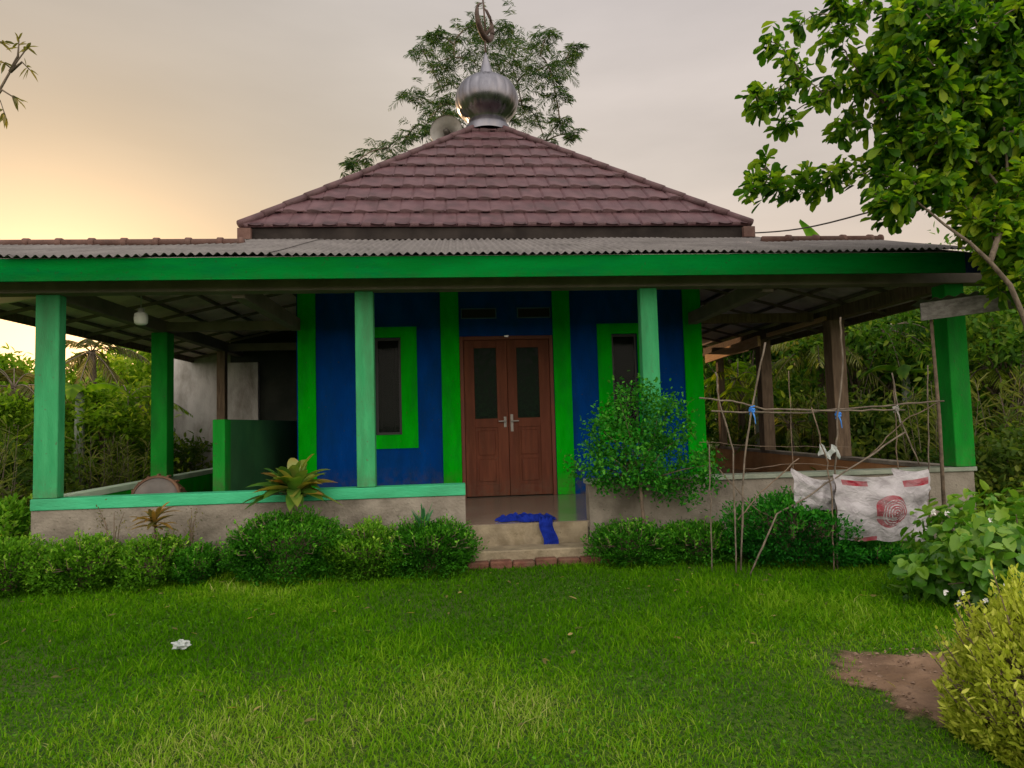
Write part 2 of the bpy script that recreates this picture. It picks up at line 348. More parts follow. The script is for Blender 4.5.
# thin high cloud veil: pale warm near the horizon, grey-mauve above
er = N.new('ShaderNodeValToRGB'); e = er.color_ramp.elements
e[0].position = 0; e[0].color = (.60,.47,.36,1); e[1].position = 1; e[1].color = (.22,.22,.27,1)
for p_, c_ in ((.16,(.64,.51,.42)), (.34,(.56,.485,.445)), (.55,(.46,.415,.41))):
    x = e.new(p_); x.color = rgb(c_)
L.new(sep.outputs[2], er.inputs[0])
dp = N.new('ShaderNodeVectorMath'); dp.operation = 'DOT_PRODUCT'; L.new(tc.outputs['Generated'], dp.inputs[0])
_s = Vector((SUN_AZ[0], SUN_AZ[1], 0.10)).normalized(); dp.inputs[1].default_value = tuple(_s)
gr = N.new('ShaderNodeValToRGB'); e = gr.color_ramp.elements
e[0].position = .40; e[0].color = (1.15,1.12,1.09,1); e[1].position = 1; e[1].color = (.20,.18,.10,1)
for p_, c_ in ((.70,(1.11,1.08,1.03)), (.83,(1.0,.98,.90)), (.93,(.60,.59,.52))):
    x = e.new(p_); x.color = rgb(c_)
L.new(dp.outputs['Value'], gr.inputs[0])
ad = N.new('ShaderNodeMix'); ad.data_type = 'RGBA'; ad.blend_type = 'MULTIPLY'; ad.inputs[0].default_value = 1
# cloud streaks
mp = N.new('ShaderNodeMapping'); mp.inputs['Scale'].default_value = (1.2,1.2,5); L.new(tc.outputs['Generated'], mp.inputs[0])
cn = N.new('ShaderNodeTexNoise'); cn.inputs['Scale'].default_value = 1.7; cn.inputs['Detail'].default_value = 7; L.new(mp.outputs[0], cn.inputs['Vector'])
cr = N.new('ShaderNodeMapRange'); cr.inputs[1].default_value = .3; cr.inputs[2].default_value = .7; cr.inputs[3].default_value = .88; cr.inputs[4].default_value = 1.12
L.new(cn.outputs['Fac'], cr.inputs[0])
cm = N.new('ShaderNodeVectorMath'); cm.operation = 'SCALE'; L.new(er.outputs[0], cm.inputs[0]); L.new(cr.outputs[0], cm.inputs['Scale'])
# warm fill added to the sky behind the camera to brighten facade and lawn
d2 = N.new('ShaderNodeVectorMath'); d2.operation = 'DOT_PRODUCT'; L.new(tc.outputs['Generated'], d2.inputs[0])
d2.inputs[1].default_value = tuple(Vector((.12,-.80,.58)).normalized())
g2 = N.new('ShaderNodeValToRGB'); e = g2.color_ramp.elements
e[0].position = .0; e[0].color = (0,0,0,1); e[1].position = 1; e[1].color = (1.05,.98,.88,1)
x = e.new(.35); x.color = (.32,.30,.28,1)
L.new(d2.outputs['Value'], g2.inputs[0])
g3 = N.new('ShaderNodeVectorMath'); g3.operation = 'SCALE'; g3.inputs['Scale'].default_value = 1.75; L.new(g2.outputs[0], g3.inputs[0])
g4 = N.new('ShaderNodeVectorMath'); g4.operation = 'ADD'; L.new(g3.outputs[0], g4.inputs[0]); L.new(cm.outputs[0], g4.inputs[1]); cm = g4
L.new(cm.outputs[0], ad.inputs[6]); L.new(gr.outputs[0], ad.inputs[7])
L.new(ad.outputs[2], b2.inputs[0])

sd = bpy.data.lights.new('sun', 'SUN'); sd.energy = 2.4; sd.angle = math.radians(.6); sd.color = (1,.62,.33)
so = bpy.data.objects.new('sun', sd); col.objects.link(so)
sv = Vector((SUN_AZ[0]*math.cos(SUN_EL), SUN_AZ[1]*math.cos(SUN_EL), math.sin(SUN_EL)))
so.rotation_euler = sv.to_track_quat('Z', 'Y').to_euler(); so.location = sv*30

# ------------------------------------------------------------------ ground
g = MB()
def flat(mb, pts, z):
    b = len(mb.v); mb.v += [(p[0], p[1], z) for p in pts]; mb.f.append(list(range(b, b+len(pts))))
flat(g, [(-300,-300),(300,-300),(300,300),(-300,300)], GZ)
setp(g.build('ground', M['groundm']), kind='structure')
# dirt patch beside the golden bush (irregular outline)
dcx, dcy = float(atz(950,684,GZ)[0]), float(atz(950,684,GZ)[1])
DIRT = []
rr = random.Random(4)
for i in range(40):
    a = 2*PI*i/40; r = 1+.16*math.sin(3*a+1)+.10*math.sin(7*a)+rr.uniform(-.05,.05)
    DIRT.append((dcx+.48*r*math.cos(a), dcy+.42*r*math.sin(a)))
nr, na = 26, 120; V = []; drng = np.random.default_rng(8)
for i in range(nr+1):
    for j in range(na):
        a = 2*PI*j/na; q_ = i/nr; r = (1.12+.16*math.sin(3*a+1)+.10*math.sin(7*a)+.035*math.sin(19*a)+.03*math.sin(31*a+2))*q_
        x, y = dcx+.48*r*math.cos(a), dcy+.42*r*math.sin(a)
        hz = .012*math.sin(x*9+y*4)*math.sin(y*11)+.007*math.sin(x*27+y*13)+drng.normal(0,.0025)
        V.append((x, y, GZ+.006+max(0,(.014+hz)*(1-q_**4))))
F_ = [[i*na+j, i*na+(j+1)%na, (i+1)*na+(j+1)%na, (i+1)*na+j] for i in range(nr) for j in range(na)]
d_ = MB(); d_.v = V; d_.f = F_; do = d_.build('dirt_patch', M['dirtm'], smooth=True); setp(do, kind='structure')
ta = do.data.attributes.new('tone', 'FLOAT', 'POINT'); ta.data.foreach_set('value', np.repeat(1-np.arange(nr+1)/nr, na).astype(np.float32))
nt = M['dirtm'].node_tree; N_ = nt.nodes; L_ = nt.links; P_ = N_['Principled BSDF']
at_ = N_.new('ShaderNodeAttribute'); at_.attribute_name = 'tone'; nz_ = N_.new('ShaderNodeTexNoise'); nz_.inputs['Scale'].default_value = 16; nz_.inputs['Detail'].default_value = 8
tc_ = N_.new('ShaderNodeTexCoord'); L_.new(tc_.outputs['Object'], nz_.inputs['Vector'])
m1 = N_.new('ShaderNodeMath'); m1.operation = 'MULTIPLY'; m1.inputs[1].default_value = 2.2; L_.new(at_.outputs['Fac'], m1.inputs[0])
m2 = N_.new('ShaderNodeMath'); m2.operation = 'ADD'; L_.new(m1.outputs[0], m2.inputs[0]); L_.new(nz_.outputs['Fac'], m2.inputs[1])
m3 = N_.new('ShaderNodeMapRange'); m3.inputs[1].default_value = .52; m3.inputs[2].default_value = .98; L_.new(m2.outputs[0], m3.inputs[0]); L_.new(m3.outputs[0], P_.inputs['Alpha'])
# crumbs of soil and small stones lying on it
cr_ = np.random.default_rng(12); q = MB()
for i in range(420):
    a = cr_.uniform(0,2*PI); r = math.sqrt(cr_.uniform(0,1))*1.05; x, y = dcx+.48*r*math.cos(a), dcy+.42*r*math.sin(a); sz = cr_.gamma(2,.0022)+.002
    b0 = len(q.v); vs = [Vector(v).normalized() for v in ((1,0,0),(-1,0,0),(0,1,0),(0,-1,0),(0,0,1),(0,0,-1))]
    q.v += [(x+v.x*sz*cr_.uniform(.7,1.3), y+v.y*sz*cr_.uniform(.7,1.3), GZ+.022+v.z*sz*.6) for v in vs]
    q.f += [[b0+k for k in f] for f in ((0,2,4),(2,1,4),(1,3,4),(3,0,4),(2,0,5),(1,2,5),(3,1,5),(0,3,5))]
setp(q.build('soil_crumbs', mat('soil_crumbs', (.12,.075,.05), (.26,.18,.13), 30, .95, .3)), kind='stuff')
def in_dirt(X, Y, s=1.0):
    a = np.arctan2((Y-dcy)/.42, (X-dcx)/.48); r = 1+.16*np.sin(3*a+1)+.10*np.sin(7*a)
    return np.hypot((X-dcx)/.48, (Y-dcy)/.42) < r*s

# ------------------------------------------------------------------ lawn grass (one mass nobody could count)
def lawn():
    n = 640000
    # denser towards the viewer
    u = RNG.uniform(0,1,n); Y = -5.6 + 5.9*u**1.15; X = RNG.uniform(-1,1,n)
    X = -.3 + X*(3.3 + (Y+5.6)*.85)
    patch = np.sin(X*1.7+Y*.9)+np.sin(X*.8-Y*2.1+2)+.7*np.sin(X*4.1+Y*3.3+1)+.5*np.sin(X*9-Y*7)
    keep = ~(in_dirt(X, Y, .80) & (RNG.uniform(0,1,n) < .97)) & ~(in_dirt(X, Y, 1.0) & (RNG.uniform(0,1,n) < .55)) & ~((Y>-.36)&(X>-.62)&(X<.75)) & ~(Y>.0)
    edge = in_dirt(X, Y, 1.22) & (RNG.uniform(0,1,n) < .5)
    keep &= ~edge
    keep &= RNG.uniform(0,1,n) < (.88+.07*patch)
    X, Y, patch = X[keep], Y[keep], patch[keep]; n = len(X)
    tuft = np.sin(X*23+np.sin(Y*19)*2)*np.sin(Y*27+np.sin(X*17)*2)
    near = np.clip((-3.2-Y)/1.5, 0, 1)
    h = RNG.gamma(5, .0056, n)*(1+.16*patch+.35*np.clip(tuft,0,1)) * np.where(Y<-2.6, .72, 1.0)
    h = np.clip(h, .010, .12)
    wd = RNG.uniform(.0014,.0032,n)*(1+.25*(Y>-3))
    a = RNG.uniform(0,2*PI,n); lean = RNG.uniform(.3,1.7,n)*h
    dx, dy = np.cos(a), np.sin(a); sx, sy = -dy, dx
    p = np.stack([X, Y, np.full(n, GZ-.002)], 1)
    V = np.zeros((n,5,3))
    s = np.stack([sx,sy,np.zeros(n)],1)*wd[:,None]; dd = np.stack([dx,dy,np.zeros(n)],1)
    V[:,0] = p-s; V[:,1] = p+s
    m = p+dd*(lean*.35)[:,None]; m[:,2] += h*.6
    V[:,2] = m+s*.8; V[:,3] = m-s*.8
    t = p+dd*lean[:,None]; t[:,2] += h*RNG.uniform(.75,1,n); V[:,4] = t
    V5 = V
    # quad + thin quad (tip doubled)
    V6 = np.concatenate([V5, V5[:,4:5]+s[:,None,:]*.12], 1)
    b = np.arange(n)[:,None]*6
    F = np.concatenate([b+np.array([[0,1,2,3]]), b+np.array([[3,2,5,4]])], 0)
    dryzone = np.clip((-2.4-Y)*.7,0,.72)*(.75+.25*np.sin(X*2.1+Y*3.3)) + .12*np.sin(X*1.3+Y*2.7+.5)
    dryzone += np.where(in_dirt(X,Y,1.9), .25, 0)
    tone = RNG.beta(2.2,3.0,n)*.60 + .22*patch*.5 - .10*np.clip(-tuft,0,1) + dryzone*.55*RNG.uniform(.3,1,n) + (RNG.uniform(0,1,n)<(.02+.22*np.clip(dryzone,0,1)))*.22
    o = np_mesh('lawn_grass', V6.reshape(-1,3), F, M['grass'], tone=np.repeat(np.clip(tone,0,1),6))
    setp(o, kind='stuff')
    # low weeds with round leaves in the turf
    k = 14000; X = RNG.uniform(-5,3.5,k); Y = RNG.uniform(-5.2,-.4,k)
    nz = np.sin(X*2.3+1)*np.sin(Y*3.1)+.5*np.sin(X*5-Y*4)
    ok = (nz+RNG.normal(0,.3,k) > .25) & ~in_dirt(X,Y,1.0) & ~((Y>-.45)&(X>-.7)&(X<.8)); X, Y = X[ok], Y[ok]; k = len(X)
    a = RNG.uniform(0,2*PI,k)
    pos = np.stack([X,Y,GZ+RNG.uniform(.02,.07,k)],1); dr = np.stack([np.cos(a),np.sin(a),RNG.uniform(-.1,.6,k)],1)
    setp(leaves('lawn_weeds', pos, dr, RNG.uniform(.012,.024,k), .011, RNG.uniform(.0,.45,k), M['hedge_y']), kind='stuff')
lawn()

k = 170; X = RNG.uniform(-5,3.2,k); Y = -.55-RNG.gamma(1.3,1.2,k); ok = (Y>-4.6)&~((Y>-.45)&(X>-.7)&(X<.8)); X, Y = X[ok], Y[ok]; k = len(X)
a = RNG.uniform(0,2*PI,k); setp(leaves('fallen_leaves', np.stack([X,Y,GZ+RNG.uniform(.012,.04,k)],1), np.stack([np.cos(a),np.sin(a),RNG.uniform(-.2,.3,k)],1), RNG.uniform(.03,.075,k), .018, RNG.uniform(.2,1,k), M['bgdry']), kind='stuff')
# ------------------------------------------------------------------ the prayer house
WL, WR, D = -2.7335, 2.7335, 2.32
XL, XR = -4.5483, 4.6612
BACK = 7.79
mq = thing('prayer_house', (0,0,0), 'small blue and green prayer house with plum tiled pyramid roof, silver dome and wide verandas', 'building')

# floor slab (tiled, glossy) + plinth
MB().box(XL+.01, XR-.01, .0, BACK-.3, -.06, 0).build('floor', M['tile'], mq)
MB().box(XL+.02, XR-.02, .02, BACK-.31, GZ-.1, -.062).build('plinth', M['conc'], mq)
# hall walls: front wall pieces butted round the openings
WZ = 3.42
door = (-.60, .665, 0, 2.15)
wins = [(-1.72, -1.375, .86, 2.15), (1.47, 1.83, .86, 2.15)]
b = MB(); T = .14
xs = [WL, wins[0][0], wins[0][1], door[0], door[1], wins[1][0], wins[1][1], WR]
for i in (0,2,4,6): b.box(xs[i], xs[i+1], D, D+T, 0.001, WZ)
for wn in wins:
    b.box(wn[0], wn[1], D, D+T, .001, wn[2]); b.box(wn[0], wn[1], D, D+T, wn[3], WZ)
b.box(door[0], door[1], D, D+T, door[3], WZ)
b.box(WL, WL+T, D+T, BACK, .001, WZ); b.box(WR-T, WR, D+T, BACK, .001, WZ); b.box(WL+T, WR-T, BACK-T, BACK, .001, WZ)
b.build('wall', M['blue'], mq)
MB().box(WL+T+.01, WR-T-.01, 4.3, 4.34, .002, 3.3).build('dark_backing', M['dark'], mq)  # added backing, the hall's inner shade put into its colour
MB().box(WL+T+.01, WR-T-.01, D+T+.01, BACK-T-.01, 3.2, 3.24).build('inner_ceiling', M['dark'], mq)
# painted pilasters
for x0, x1 in ((WL+.02, WL+.25), (-.845,-.60), (.668,.905), (WR-.25, WR+.004)):
    MB().box(x0, x1, D-.028, D-.001, .001, 3.3, .004).build('pilaster', M['green'], mq)
# skirting shadow gap & darker blue band above the lintel
# window surrounds, frames, panes, curtains
for k, (wn, s0, s1, zt, zb) in enumerate([(wins[0], -1.94, -1.165, 2.29, .68), (wins[1], 1.275, 2.03, 2.29, .68)]):
    b = MB(); y0, y1 = D-.022, D-.001
    b.box(s0, wn[0], y0, y1, zb, zt); b.box(wn[1], s1, y0, y1, zb, zt)
    b.box(wn[0], wn[1], y0, y1, wn[3], zt); b.box(wn[0], wn[1], y0, y1, zb, wn[2])
    wo = b.build('window', M['green'], mq, label='window with wide green painted surround, ' + ('left of the door' if k == 0 else 'right of the door, behind the shrub'))
    b = MB(); f = .035; ya, yb = D+.03, D+.07
    b.box(wn[0]+.002, wn[0]+f, ya, yb, wn[2]+.002, wn[3]-.002); b.box(wn[1]-f, wn[1]-.002, ya, yb, wn[2]+.002, wn[3]-.002)
    b.box(wn[0]+f, wn[1]-f, ya, yb, wn[3]-f, wn[3]-.002); b.box(wn[0]+f, wn[1]-f, ya, yb, wn[2]+.002, wn[2]+f)
    b.build('frame', M['winframe'], wo)
    MB().box(wn[0]+f, wn[1]-f, D+.046, D+.052, wn[2]+f, wn[3]-f).build('pane', M['glass'], wo)
    for (c0, c1) in (((.06,.20),(.62,.72)) if k == 0 else ((.1,.2),)):
        b = MB(); n = 28; w0 = wn[0]+(wn[1]-wn[0])*c0; w1 = wn[0]+(wn[1]-wn[0])*c1
        base = len(b.v)
        for i in range(n+1):
            x = w0+(w1-w0)*i/n; y = D+.20+.012*math.sin(i*1.5)
            b.v += [(x,y,wn[2]-.05),(x,y,wn[3]-.12)]
        for i in range(n): b.f.append([base+2*i, base+2*i+2, base+2*i+3, base+2*i+1])
        b.build('curtain', M['curtain'], wo)
# vent blocks over the door
for x0, x1 in ((-.57,-.09), (.19,.645)):
    b = MB(); z0, z1 = 2.385, 2.53; t = .014; ya, yb = D-.016, D-.001
    b.box(x0,x1,ya,yb,z1-t,z1); b.box(x0,x1,ya,yb,z0,z0+t); b.box(x0,x0+t,ya,yb,z0+t,z1-t); b.box(x1-t,x1,ya,yb,z0+t,z1-t)
    v = b.build('vent', mat('vent_rim_paint', (.05,.09,.16), (.07,.12,.2), 5, .7, .1), mq)
    MB().box(x0+t,x1-t,D-.006,D-.001,z0+t,z1-t).build('vent_shade_plate', M['dark'], v)  # solid dark plate stands in for the shade inside the vent
# door
dr = MB(); x0, x1, z1 = door[0]+.002, door[1]-.002, door[3]-.002; fw = .05; ya, yb = D-.012, D+.09
dr.box(x0, x0+fw, ya, yb, .001, z1, .004); dr.box(x1-fw, x1, ya, yb, .001, z1, .004); dr.box(x0+fw, x1-fw, ya, yb, z1-fw, z1, .004)
dro = dr.build('door', M['doorframe'], mq, label='double brown-red door with two patterned glass lights')
mid = .036
for s, (a0, a1) in enumerate(((x0+fw+.004, mid-.003), (mid+.003, x1-fw-.004))):
    g0 = a0+.135 if s == 0 else a0+.125; g1 = g0+.30
    gz0, gz1 = 1.04, 1.99
    lf = MB(); ly0, ly1 = D+.005, D+.045; zt = z1-fw-.004
    lf.box(a0, g0, ly0, ly1, .012, zt, .003); lf.box(g1, a1, ly0, ly1, .012, zt, .003)
    lf.box(g0, g1, ly0, ly1, gz1, zt, .003); lf.box(g0, g1, ly0, ly1, .92, gz0, .003); lf.box(g0, g1, ly0, ly1, .012, .16, .003)
    # recessed lower panel made of two raised fields
    lf.box(g0, g1, ly0+.016, ly1-.01, .16, .92)
    lf.box(g0+.035, g1-.035, ly0+.004, ly0+.017, .20, .50, .008); lf.box(g0+.035, g1-.035, ly0+.004, ly0+.017, .55, .88, .008)
    lo = lf.build('door_leaf', M['door'], dro)
    MB().box(g0, g1, D+.018, D+.026, gz0, gz1).build('glass_light', M['doorglass'], dro)
    hx = mid+.045 if s else mid-.045
    h = MB(); h.box(hx-.018, hx+.018, ly0-.006, ly0-.0005, .86 if s else .92, 1.09 if s else 1.06, .002)
    h.tube([(hx, ly0-.005, 1.0), (hx, ly0-.05, 1.0), (hx+(.09 if s else -.09), ly0-.055, 1.0)], .009, 8)
    h.build('handle', M['horn'], dro)
h = MB().box(mid-.03, mid+.03, D-.022, D-.013, 2.13, 2.155, .003).build('catch', M['metal'], dro)

# pyramid roof of pressed tiles
OV = .534; ZE = 3.4886; ZA = 6.3825; HW = WR+OV; CY = D+WR
sl = math.hypot(HW, ZA-ZE); NR = 10; row = sl/NR
def roof_face(rot):
    nu = 520; sub = [0,.012,.06,.3,.6,.97]
    us = np.linspace(-HW, HW, nu); rows = []
    ss = np.array([ (r+q)*row for r in range(NR) for q in sub] + [sl*.995])
    U, S = np.meshgrid(us, ss, indexing='ij')
    k = np.floor(S/row+1e-6); q = (S/row-k)
    tilew = .30; ph = U/tilew + .5*(k%2) + .03*np.sin(k*5)
    fr = ph-np.floor(ph)
    wave = .006*np.sin(2*PI*fr)+.006*(np.sin(np.floor(ph)*7.13+k*3.7))*(1-q)
    lip = .042*(1-q)                              # each course laps the one below
    seam = np.where(np.abs(fr-.5) > .47, .020, 0)
    Hn = lip*(q>.006) + wave*(q>.006) - seam*(q>.006)
    half = HW*(1-S/sl)
    Uc = np.clip(U, -half, half)
    S2 = S + .014*np.sin(2*PI*fr)*(q<.2)*(S>0.01) - .03*((q>.006)&(q<.05))*(S>.01) - .027*((q>.05)&(q<.2)) - (np.random.default_rng(3).uniform(-.006,.006,4096)[(np.floor(ph).astype(int)*31+k.astype(int)*97)%4096])*(q<.15)
    # local: u along eave, s up slope, n normal
    cs, sn = HW/sl, (ZA-ZE)/sl
    X = Uc; Y = -HW + S2*cs - Hn*sn; Z = ZE + S2*sn + Hn*cs
    ca, sa = math.cos(rot), math.sin(rot)
    V = np.stack([X*ca - Y*sa, X*sa + Y*ca + CY, Z], -1).reshape(-1,3)
    ns = len(ss); i, j = np.meshgrid(np.arange(nu-1), np.arange(ns-1), indexing='ij'); a = i*ns+j
    F = np.stack([a, a+ns, a+ns+1, a+1], -1).reshape(-1,4)
    Ur = np.abs(Uc-U).reshape(-1)
    keep = ~((Ur[F] > .0001).all(1))
    return V, F[keep]
Vs, Fs, o_ = [], [], 0
for k in range(4):
    V, F = roof_face(k*PI/2); Vs.append(V); Fs.append(F+o_); o_ += len(V)
roof = np_mesh('roof', np.concatenate(Vs), np.concatenate(Fs), M['roof'], mq)
for k in range(4):
    sx, sy = ((-1,-1),(1,-1),(1,1),(-1,1))[k]
    rc = MB(); n = 15
    A = Vector((sx*(HW+.01), CY+sy*(HW+.01), ZE+.03)); B = Vector((0, CY, ZA+.04))
    for i in range(n):
        p = A.lerp(B, i/n); q = A.lerp(B, (i+1.12)/n if i < n-1 else 1)
        rc.tube([p, q], [.056, .044], 10)
    rc.build('ridge_cap', M['ridge'], roof, smooth=True)
# eave board under the tiles
b = MB(); e0 = HW-.03; z0, z1 = 3.335, ZE-.002
b.box(-e0, e0, CY-e0, CY-e0+.03, z0, z1); b.box(-e0, e0, CY+e0-.03, CY+e0, z0, z1)
b.box(-e0, -e0+.03, CY-e0+.03, CY+e0-.03, z0, z1); b.box(e0-.03, e0, CY-e0+.03, CY+e0-.03, z0, z1)
b.box(-e0+.03, e0-.03, CY-e0+.03, CY+e0-.03, ZE-.03, ZE-.012)
b.build('eave_board', mat('dark_eave_board', (.022,.018,.017), (.04,.033,.03), 4, .9, .2, spec=.1), mq)

# dome, neck, spire, finial
prof = [(.40,6.17),(.395,6.30),(.36,6.335),(.34,6.40),(.36,6.45),(.45,6.52),(.535,6.63),(.572,6.76),(.568,6.86),(.535,6.98),(.46,7.09),(.35,7.17),(.22,7.225),(.16,7.245)]
pp = [(r, z) for r, z in prof]
dm = MB().lathe([(r, z) for r, z in pp[3:]], (0,CY,0), 192, flute=.014, nf=20).build('dome', M['domem'], mq, smooth=True)
MB().lathe(pp[:4]+[(.30,6.402)], (0,CY,0), 48).build('collar', M['domem'], dm, smooth=True)
MB().lathe([(.175,7.235),(.15,7.26),(.13,7.30),(.075,7.50),(.02,7.70),(.012,7.72)], (0,CY,0), 32).build('spire', M['domem'], dm, smooth=True)
f = MB(); f.tube([(0,CY,7.68),(0,CY,8.02)], .018, 8)
# crescent seen nearly edge on, bars through it and a small star above
n = 30; ca, sa = math.cos(1.05), math.sin(1.05)
ring = []
for i in range(n+1):
    a = -PI/2 + (i/n-.5)*2*PI*.90; ring.append((.30*math.cos(a)*ca, CY+.30*math.cos(a)*sa, 8.30+.30*math.sin(a)))
f.tube(ring, [.008+.05*math.sin(PI*i/n) for i in range(n+1)], 8)
f.tube([(0.02,CY,8.0),(-.03,CY,8.85)], .016, 8)
f.tube([(0,CY-.02,8.02),(.14,CY+.05,8.25),(.10,CY+.1,8.45),(0,CY,8.56)], [.03,.035,.03,.012], 8)
for k in range(5):
    a = 2*PI*k/5+.3; f.tube([(-.03,CY,8.85),(-.03+.11*math.cos(a),CY,8.85+.11*math.sin(a))], [.03,.004], 6)
f.build('finial', M['finial'], dm, smooth=True)

# veranda roof: corrugated sheets on a shallow slope
def zsheet(y): return 2.545 + .345*(y+.46)
def corr(x0, x1, y0, y1, zf, pitch=.0765, amp=.013, ny=14, axis=0):
    nx = int((x1-x0)/pitch*8)+1; X = np.linspace(x0, x1, nx); Y = np.linspace(y0, y1, ny)
    A, B = np.meshgrid(X, Y, indexing='ij')
    Z = zf(A, B) + amp*np.sin(2*PI*A/pitch) + .004*np.sin(A*1.9)+.003*np.sin(B*3+A*.7)
    V = np.stack([A,B,Z],-1).reshape(-1,3)
    i, j = np.meshgrid(np.arange(nx-1), np.arange(ny-1), indexing='ij'); a = i*ny+j
    return V, np.stack([a, a+ny, a+ny+1, a+1], -1).reshape(-1,4)
RY = .98     # ridge of the side verandas
Vs, Fs, o_ = [], [], 0
edge = [-6.6,-5.55,-4.5,-3.38,-2.3,-1.2,-.1,1.0,2.1,3.36,4.46]
for i in range(len(edge)-1):
    x0, x1 = edge[i]-.03, edge[i+1]+.03; ye = RY if (x1 <= -3.2 or x0 >= 3.2) else 2.27
    lift = .006*(i%2)+RNG.uniform(-.002,.002)
    V, F = corr(x0, x1, -.46+RNG.uniform(-.012,.012), ye, lambda A,B: zsheet(B)+lift)
    Vs.append(V); Fs.append(F+o_); o_ += len(V)
vr = np_mesh('veranda_roof', np.concatenate(Vs), np.concatenate(Fs), M['asb'], mq, smooth=True)
# ridge caps (terracotta half tiles), one part per side
for xa, xb in ((-6.6,-2.98),(3.02,4.50)):
    m_ = MB(); x = xa
    while x < xb-.05:
        L_ = min(.34, xb-x); zz = zsheet(RY)+.02
        m_.tube([(x,RY,zz),(x+L_*.86,RY,zz+.004),(x+L_*.865,RY,zz+.004),(x+L_+.01,RY,zz+.004)], [.046,.042,.058,.056], 12)
        x += L_
    m_.build('ridge_tile', M['terra'], vr, smooth=True)
# terracotta flashing beside the upper eave
for a_, b_ in ((-HW-.02, -HW+.14), (HW-.12, HW+.03)): MB().box(a_, b_, 1.72, 1.78, 3.32, 3.46).build('flashing', M['terra'], vr)
# side slopes behind the ridge, falling outwards from the hall, as panels seen from below
for s, xo, mm in ((-1, -5.6, M['under']), (1, 5.15, M['under_shaded'])):
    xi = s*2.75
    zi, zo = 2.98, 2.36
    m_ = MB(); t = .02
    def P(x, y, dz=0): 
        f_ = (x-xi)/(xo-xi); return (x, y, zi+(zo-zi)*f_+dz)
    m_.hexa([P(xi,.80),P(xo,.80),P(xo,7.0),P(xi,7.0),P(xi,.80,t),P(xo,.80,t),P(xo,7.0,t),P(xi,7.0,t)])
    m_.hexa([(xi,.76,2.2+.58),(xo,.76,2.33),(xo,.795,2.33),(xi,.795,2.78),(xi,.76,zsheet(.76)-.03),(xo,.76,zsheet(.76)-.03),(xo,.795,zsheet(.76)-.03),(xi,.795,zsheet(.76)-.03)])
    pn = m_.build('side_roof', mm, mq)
    r_ = MB()
    for j in range(6):   # purlins along y
        x = xi+(xo-xi)*(j+.4)/6; r_.beam(P(x,.82,-.028), P(x,6.95,-.028), .028, .04)
    r_.build('purlins', M['board'], pn)
    r_ = MB()
    for j in range(8):
        y = 1.05+j*.82; r_.beam(P(xi+s*.05,y,-.08), P(xo,y,-.065), .03, .035)
    r_.build('rafters', M['board'], pn)
    r_ = MB(); r_.beam((xo,.78,zo-.02),(xo,7.0,zo-.02),.05,.14); r_.build('side_fascia', M['wood'], pn)
# underside of the front slope + rafters over the front porch
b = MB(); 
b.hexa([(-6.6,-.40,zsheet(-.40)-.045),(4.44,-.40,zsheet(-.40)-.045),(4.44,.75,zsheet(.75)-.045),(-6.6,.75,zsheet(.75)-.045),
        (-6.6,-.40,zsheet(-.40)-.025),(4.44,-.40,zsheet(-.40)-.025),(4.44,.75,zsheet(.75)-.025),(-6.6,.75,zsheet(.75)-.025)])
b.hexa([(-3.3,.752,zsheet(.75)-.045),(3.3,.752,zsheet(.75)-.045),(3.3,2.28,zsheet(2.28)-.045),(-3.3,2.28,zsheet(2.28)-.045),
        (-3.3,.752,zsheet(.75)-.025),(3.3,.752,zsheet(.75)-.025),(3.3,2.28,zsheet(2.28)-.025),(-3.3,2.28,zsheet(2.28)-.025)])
b.build('porch_ceiling', M['under_shaded'], mq)
# beams
b = MB()
b.box(-6.4, 5.0, -.085, .085, 2.295, 2.50, .006)
b.build('front_beam', M['board'], mq)
for x, ya, yb, mm in ((XL+.11, .087, 6.9, 'board'), (XR-.11, .087, 6.9, 'wood'), (WL-.0, .087, D-.002, 'board'), (WR-.12,.087,D-.002,'board')):
    MB().box(x-.06, x+.06, ya, yb, 2.26, 2.42, .004).build('tie_beam', M[mm], mq)
for yy in (2.35, 4.6, 6.5):
    MB().box(XL+.17, WL-.02, yy-.05, yy+.05, 2.28, 2.40).build('tie_beam', M['board'], mq)
    if yy != 4.6: MB().box(WR+.02, XR-.30, yy-.05, yy+.05, 2.28, 2.40).build('tie_beam', M['wood'], mq)
# timbers at the right side veranda, sunlight put into their bright orange colour
MB().beam((XR-.265, 4.05, 2.23), (XR-.265, 6.4, 2.16), .05, .17).build('sunlit_beam', M['wood_sunlit'], mq, label='timber under the right eaves with sunlight put into its orange')
MB().beam((XR-.19, 2.2, 2.30), (XR-.19, 3.9, 2.30), .04, .06).build('sunlit_beam', M['wood_sunlit'], mq, label='thin timber under the right eaves with sunlight put into its orange')
# fascia: green, turning blue past the right corner post
fa = MB().box(-6.6, 4.385, -.425, -.40, 2.3275, 2.53, .003).build('fascia', M['fascia'], mq, label='long green fascia board')
MB().box(4.387, 5.9, -.425, -.40, 2.3275, 2.53, .003).build('fascia', M['fascia_blue'], mq, label='dark blue end of the fascia board')
# posts
def post(x, y, w_, m_, z0, z1=2.296, d_=None):
    d_ = d_ or w_
    MB().box(x-w_/2, x+w_/2, y-d_/2, y+d_/2, z0, z1, .006).build('post', M[m_], mq)
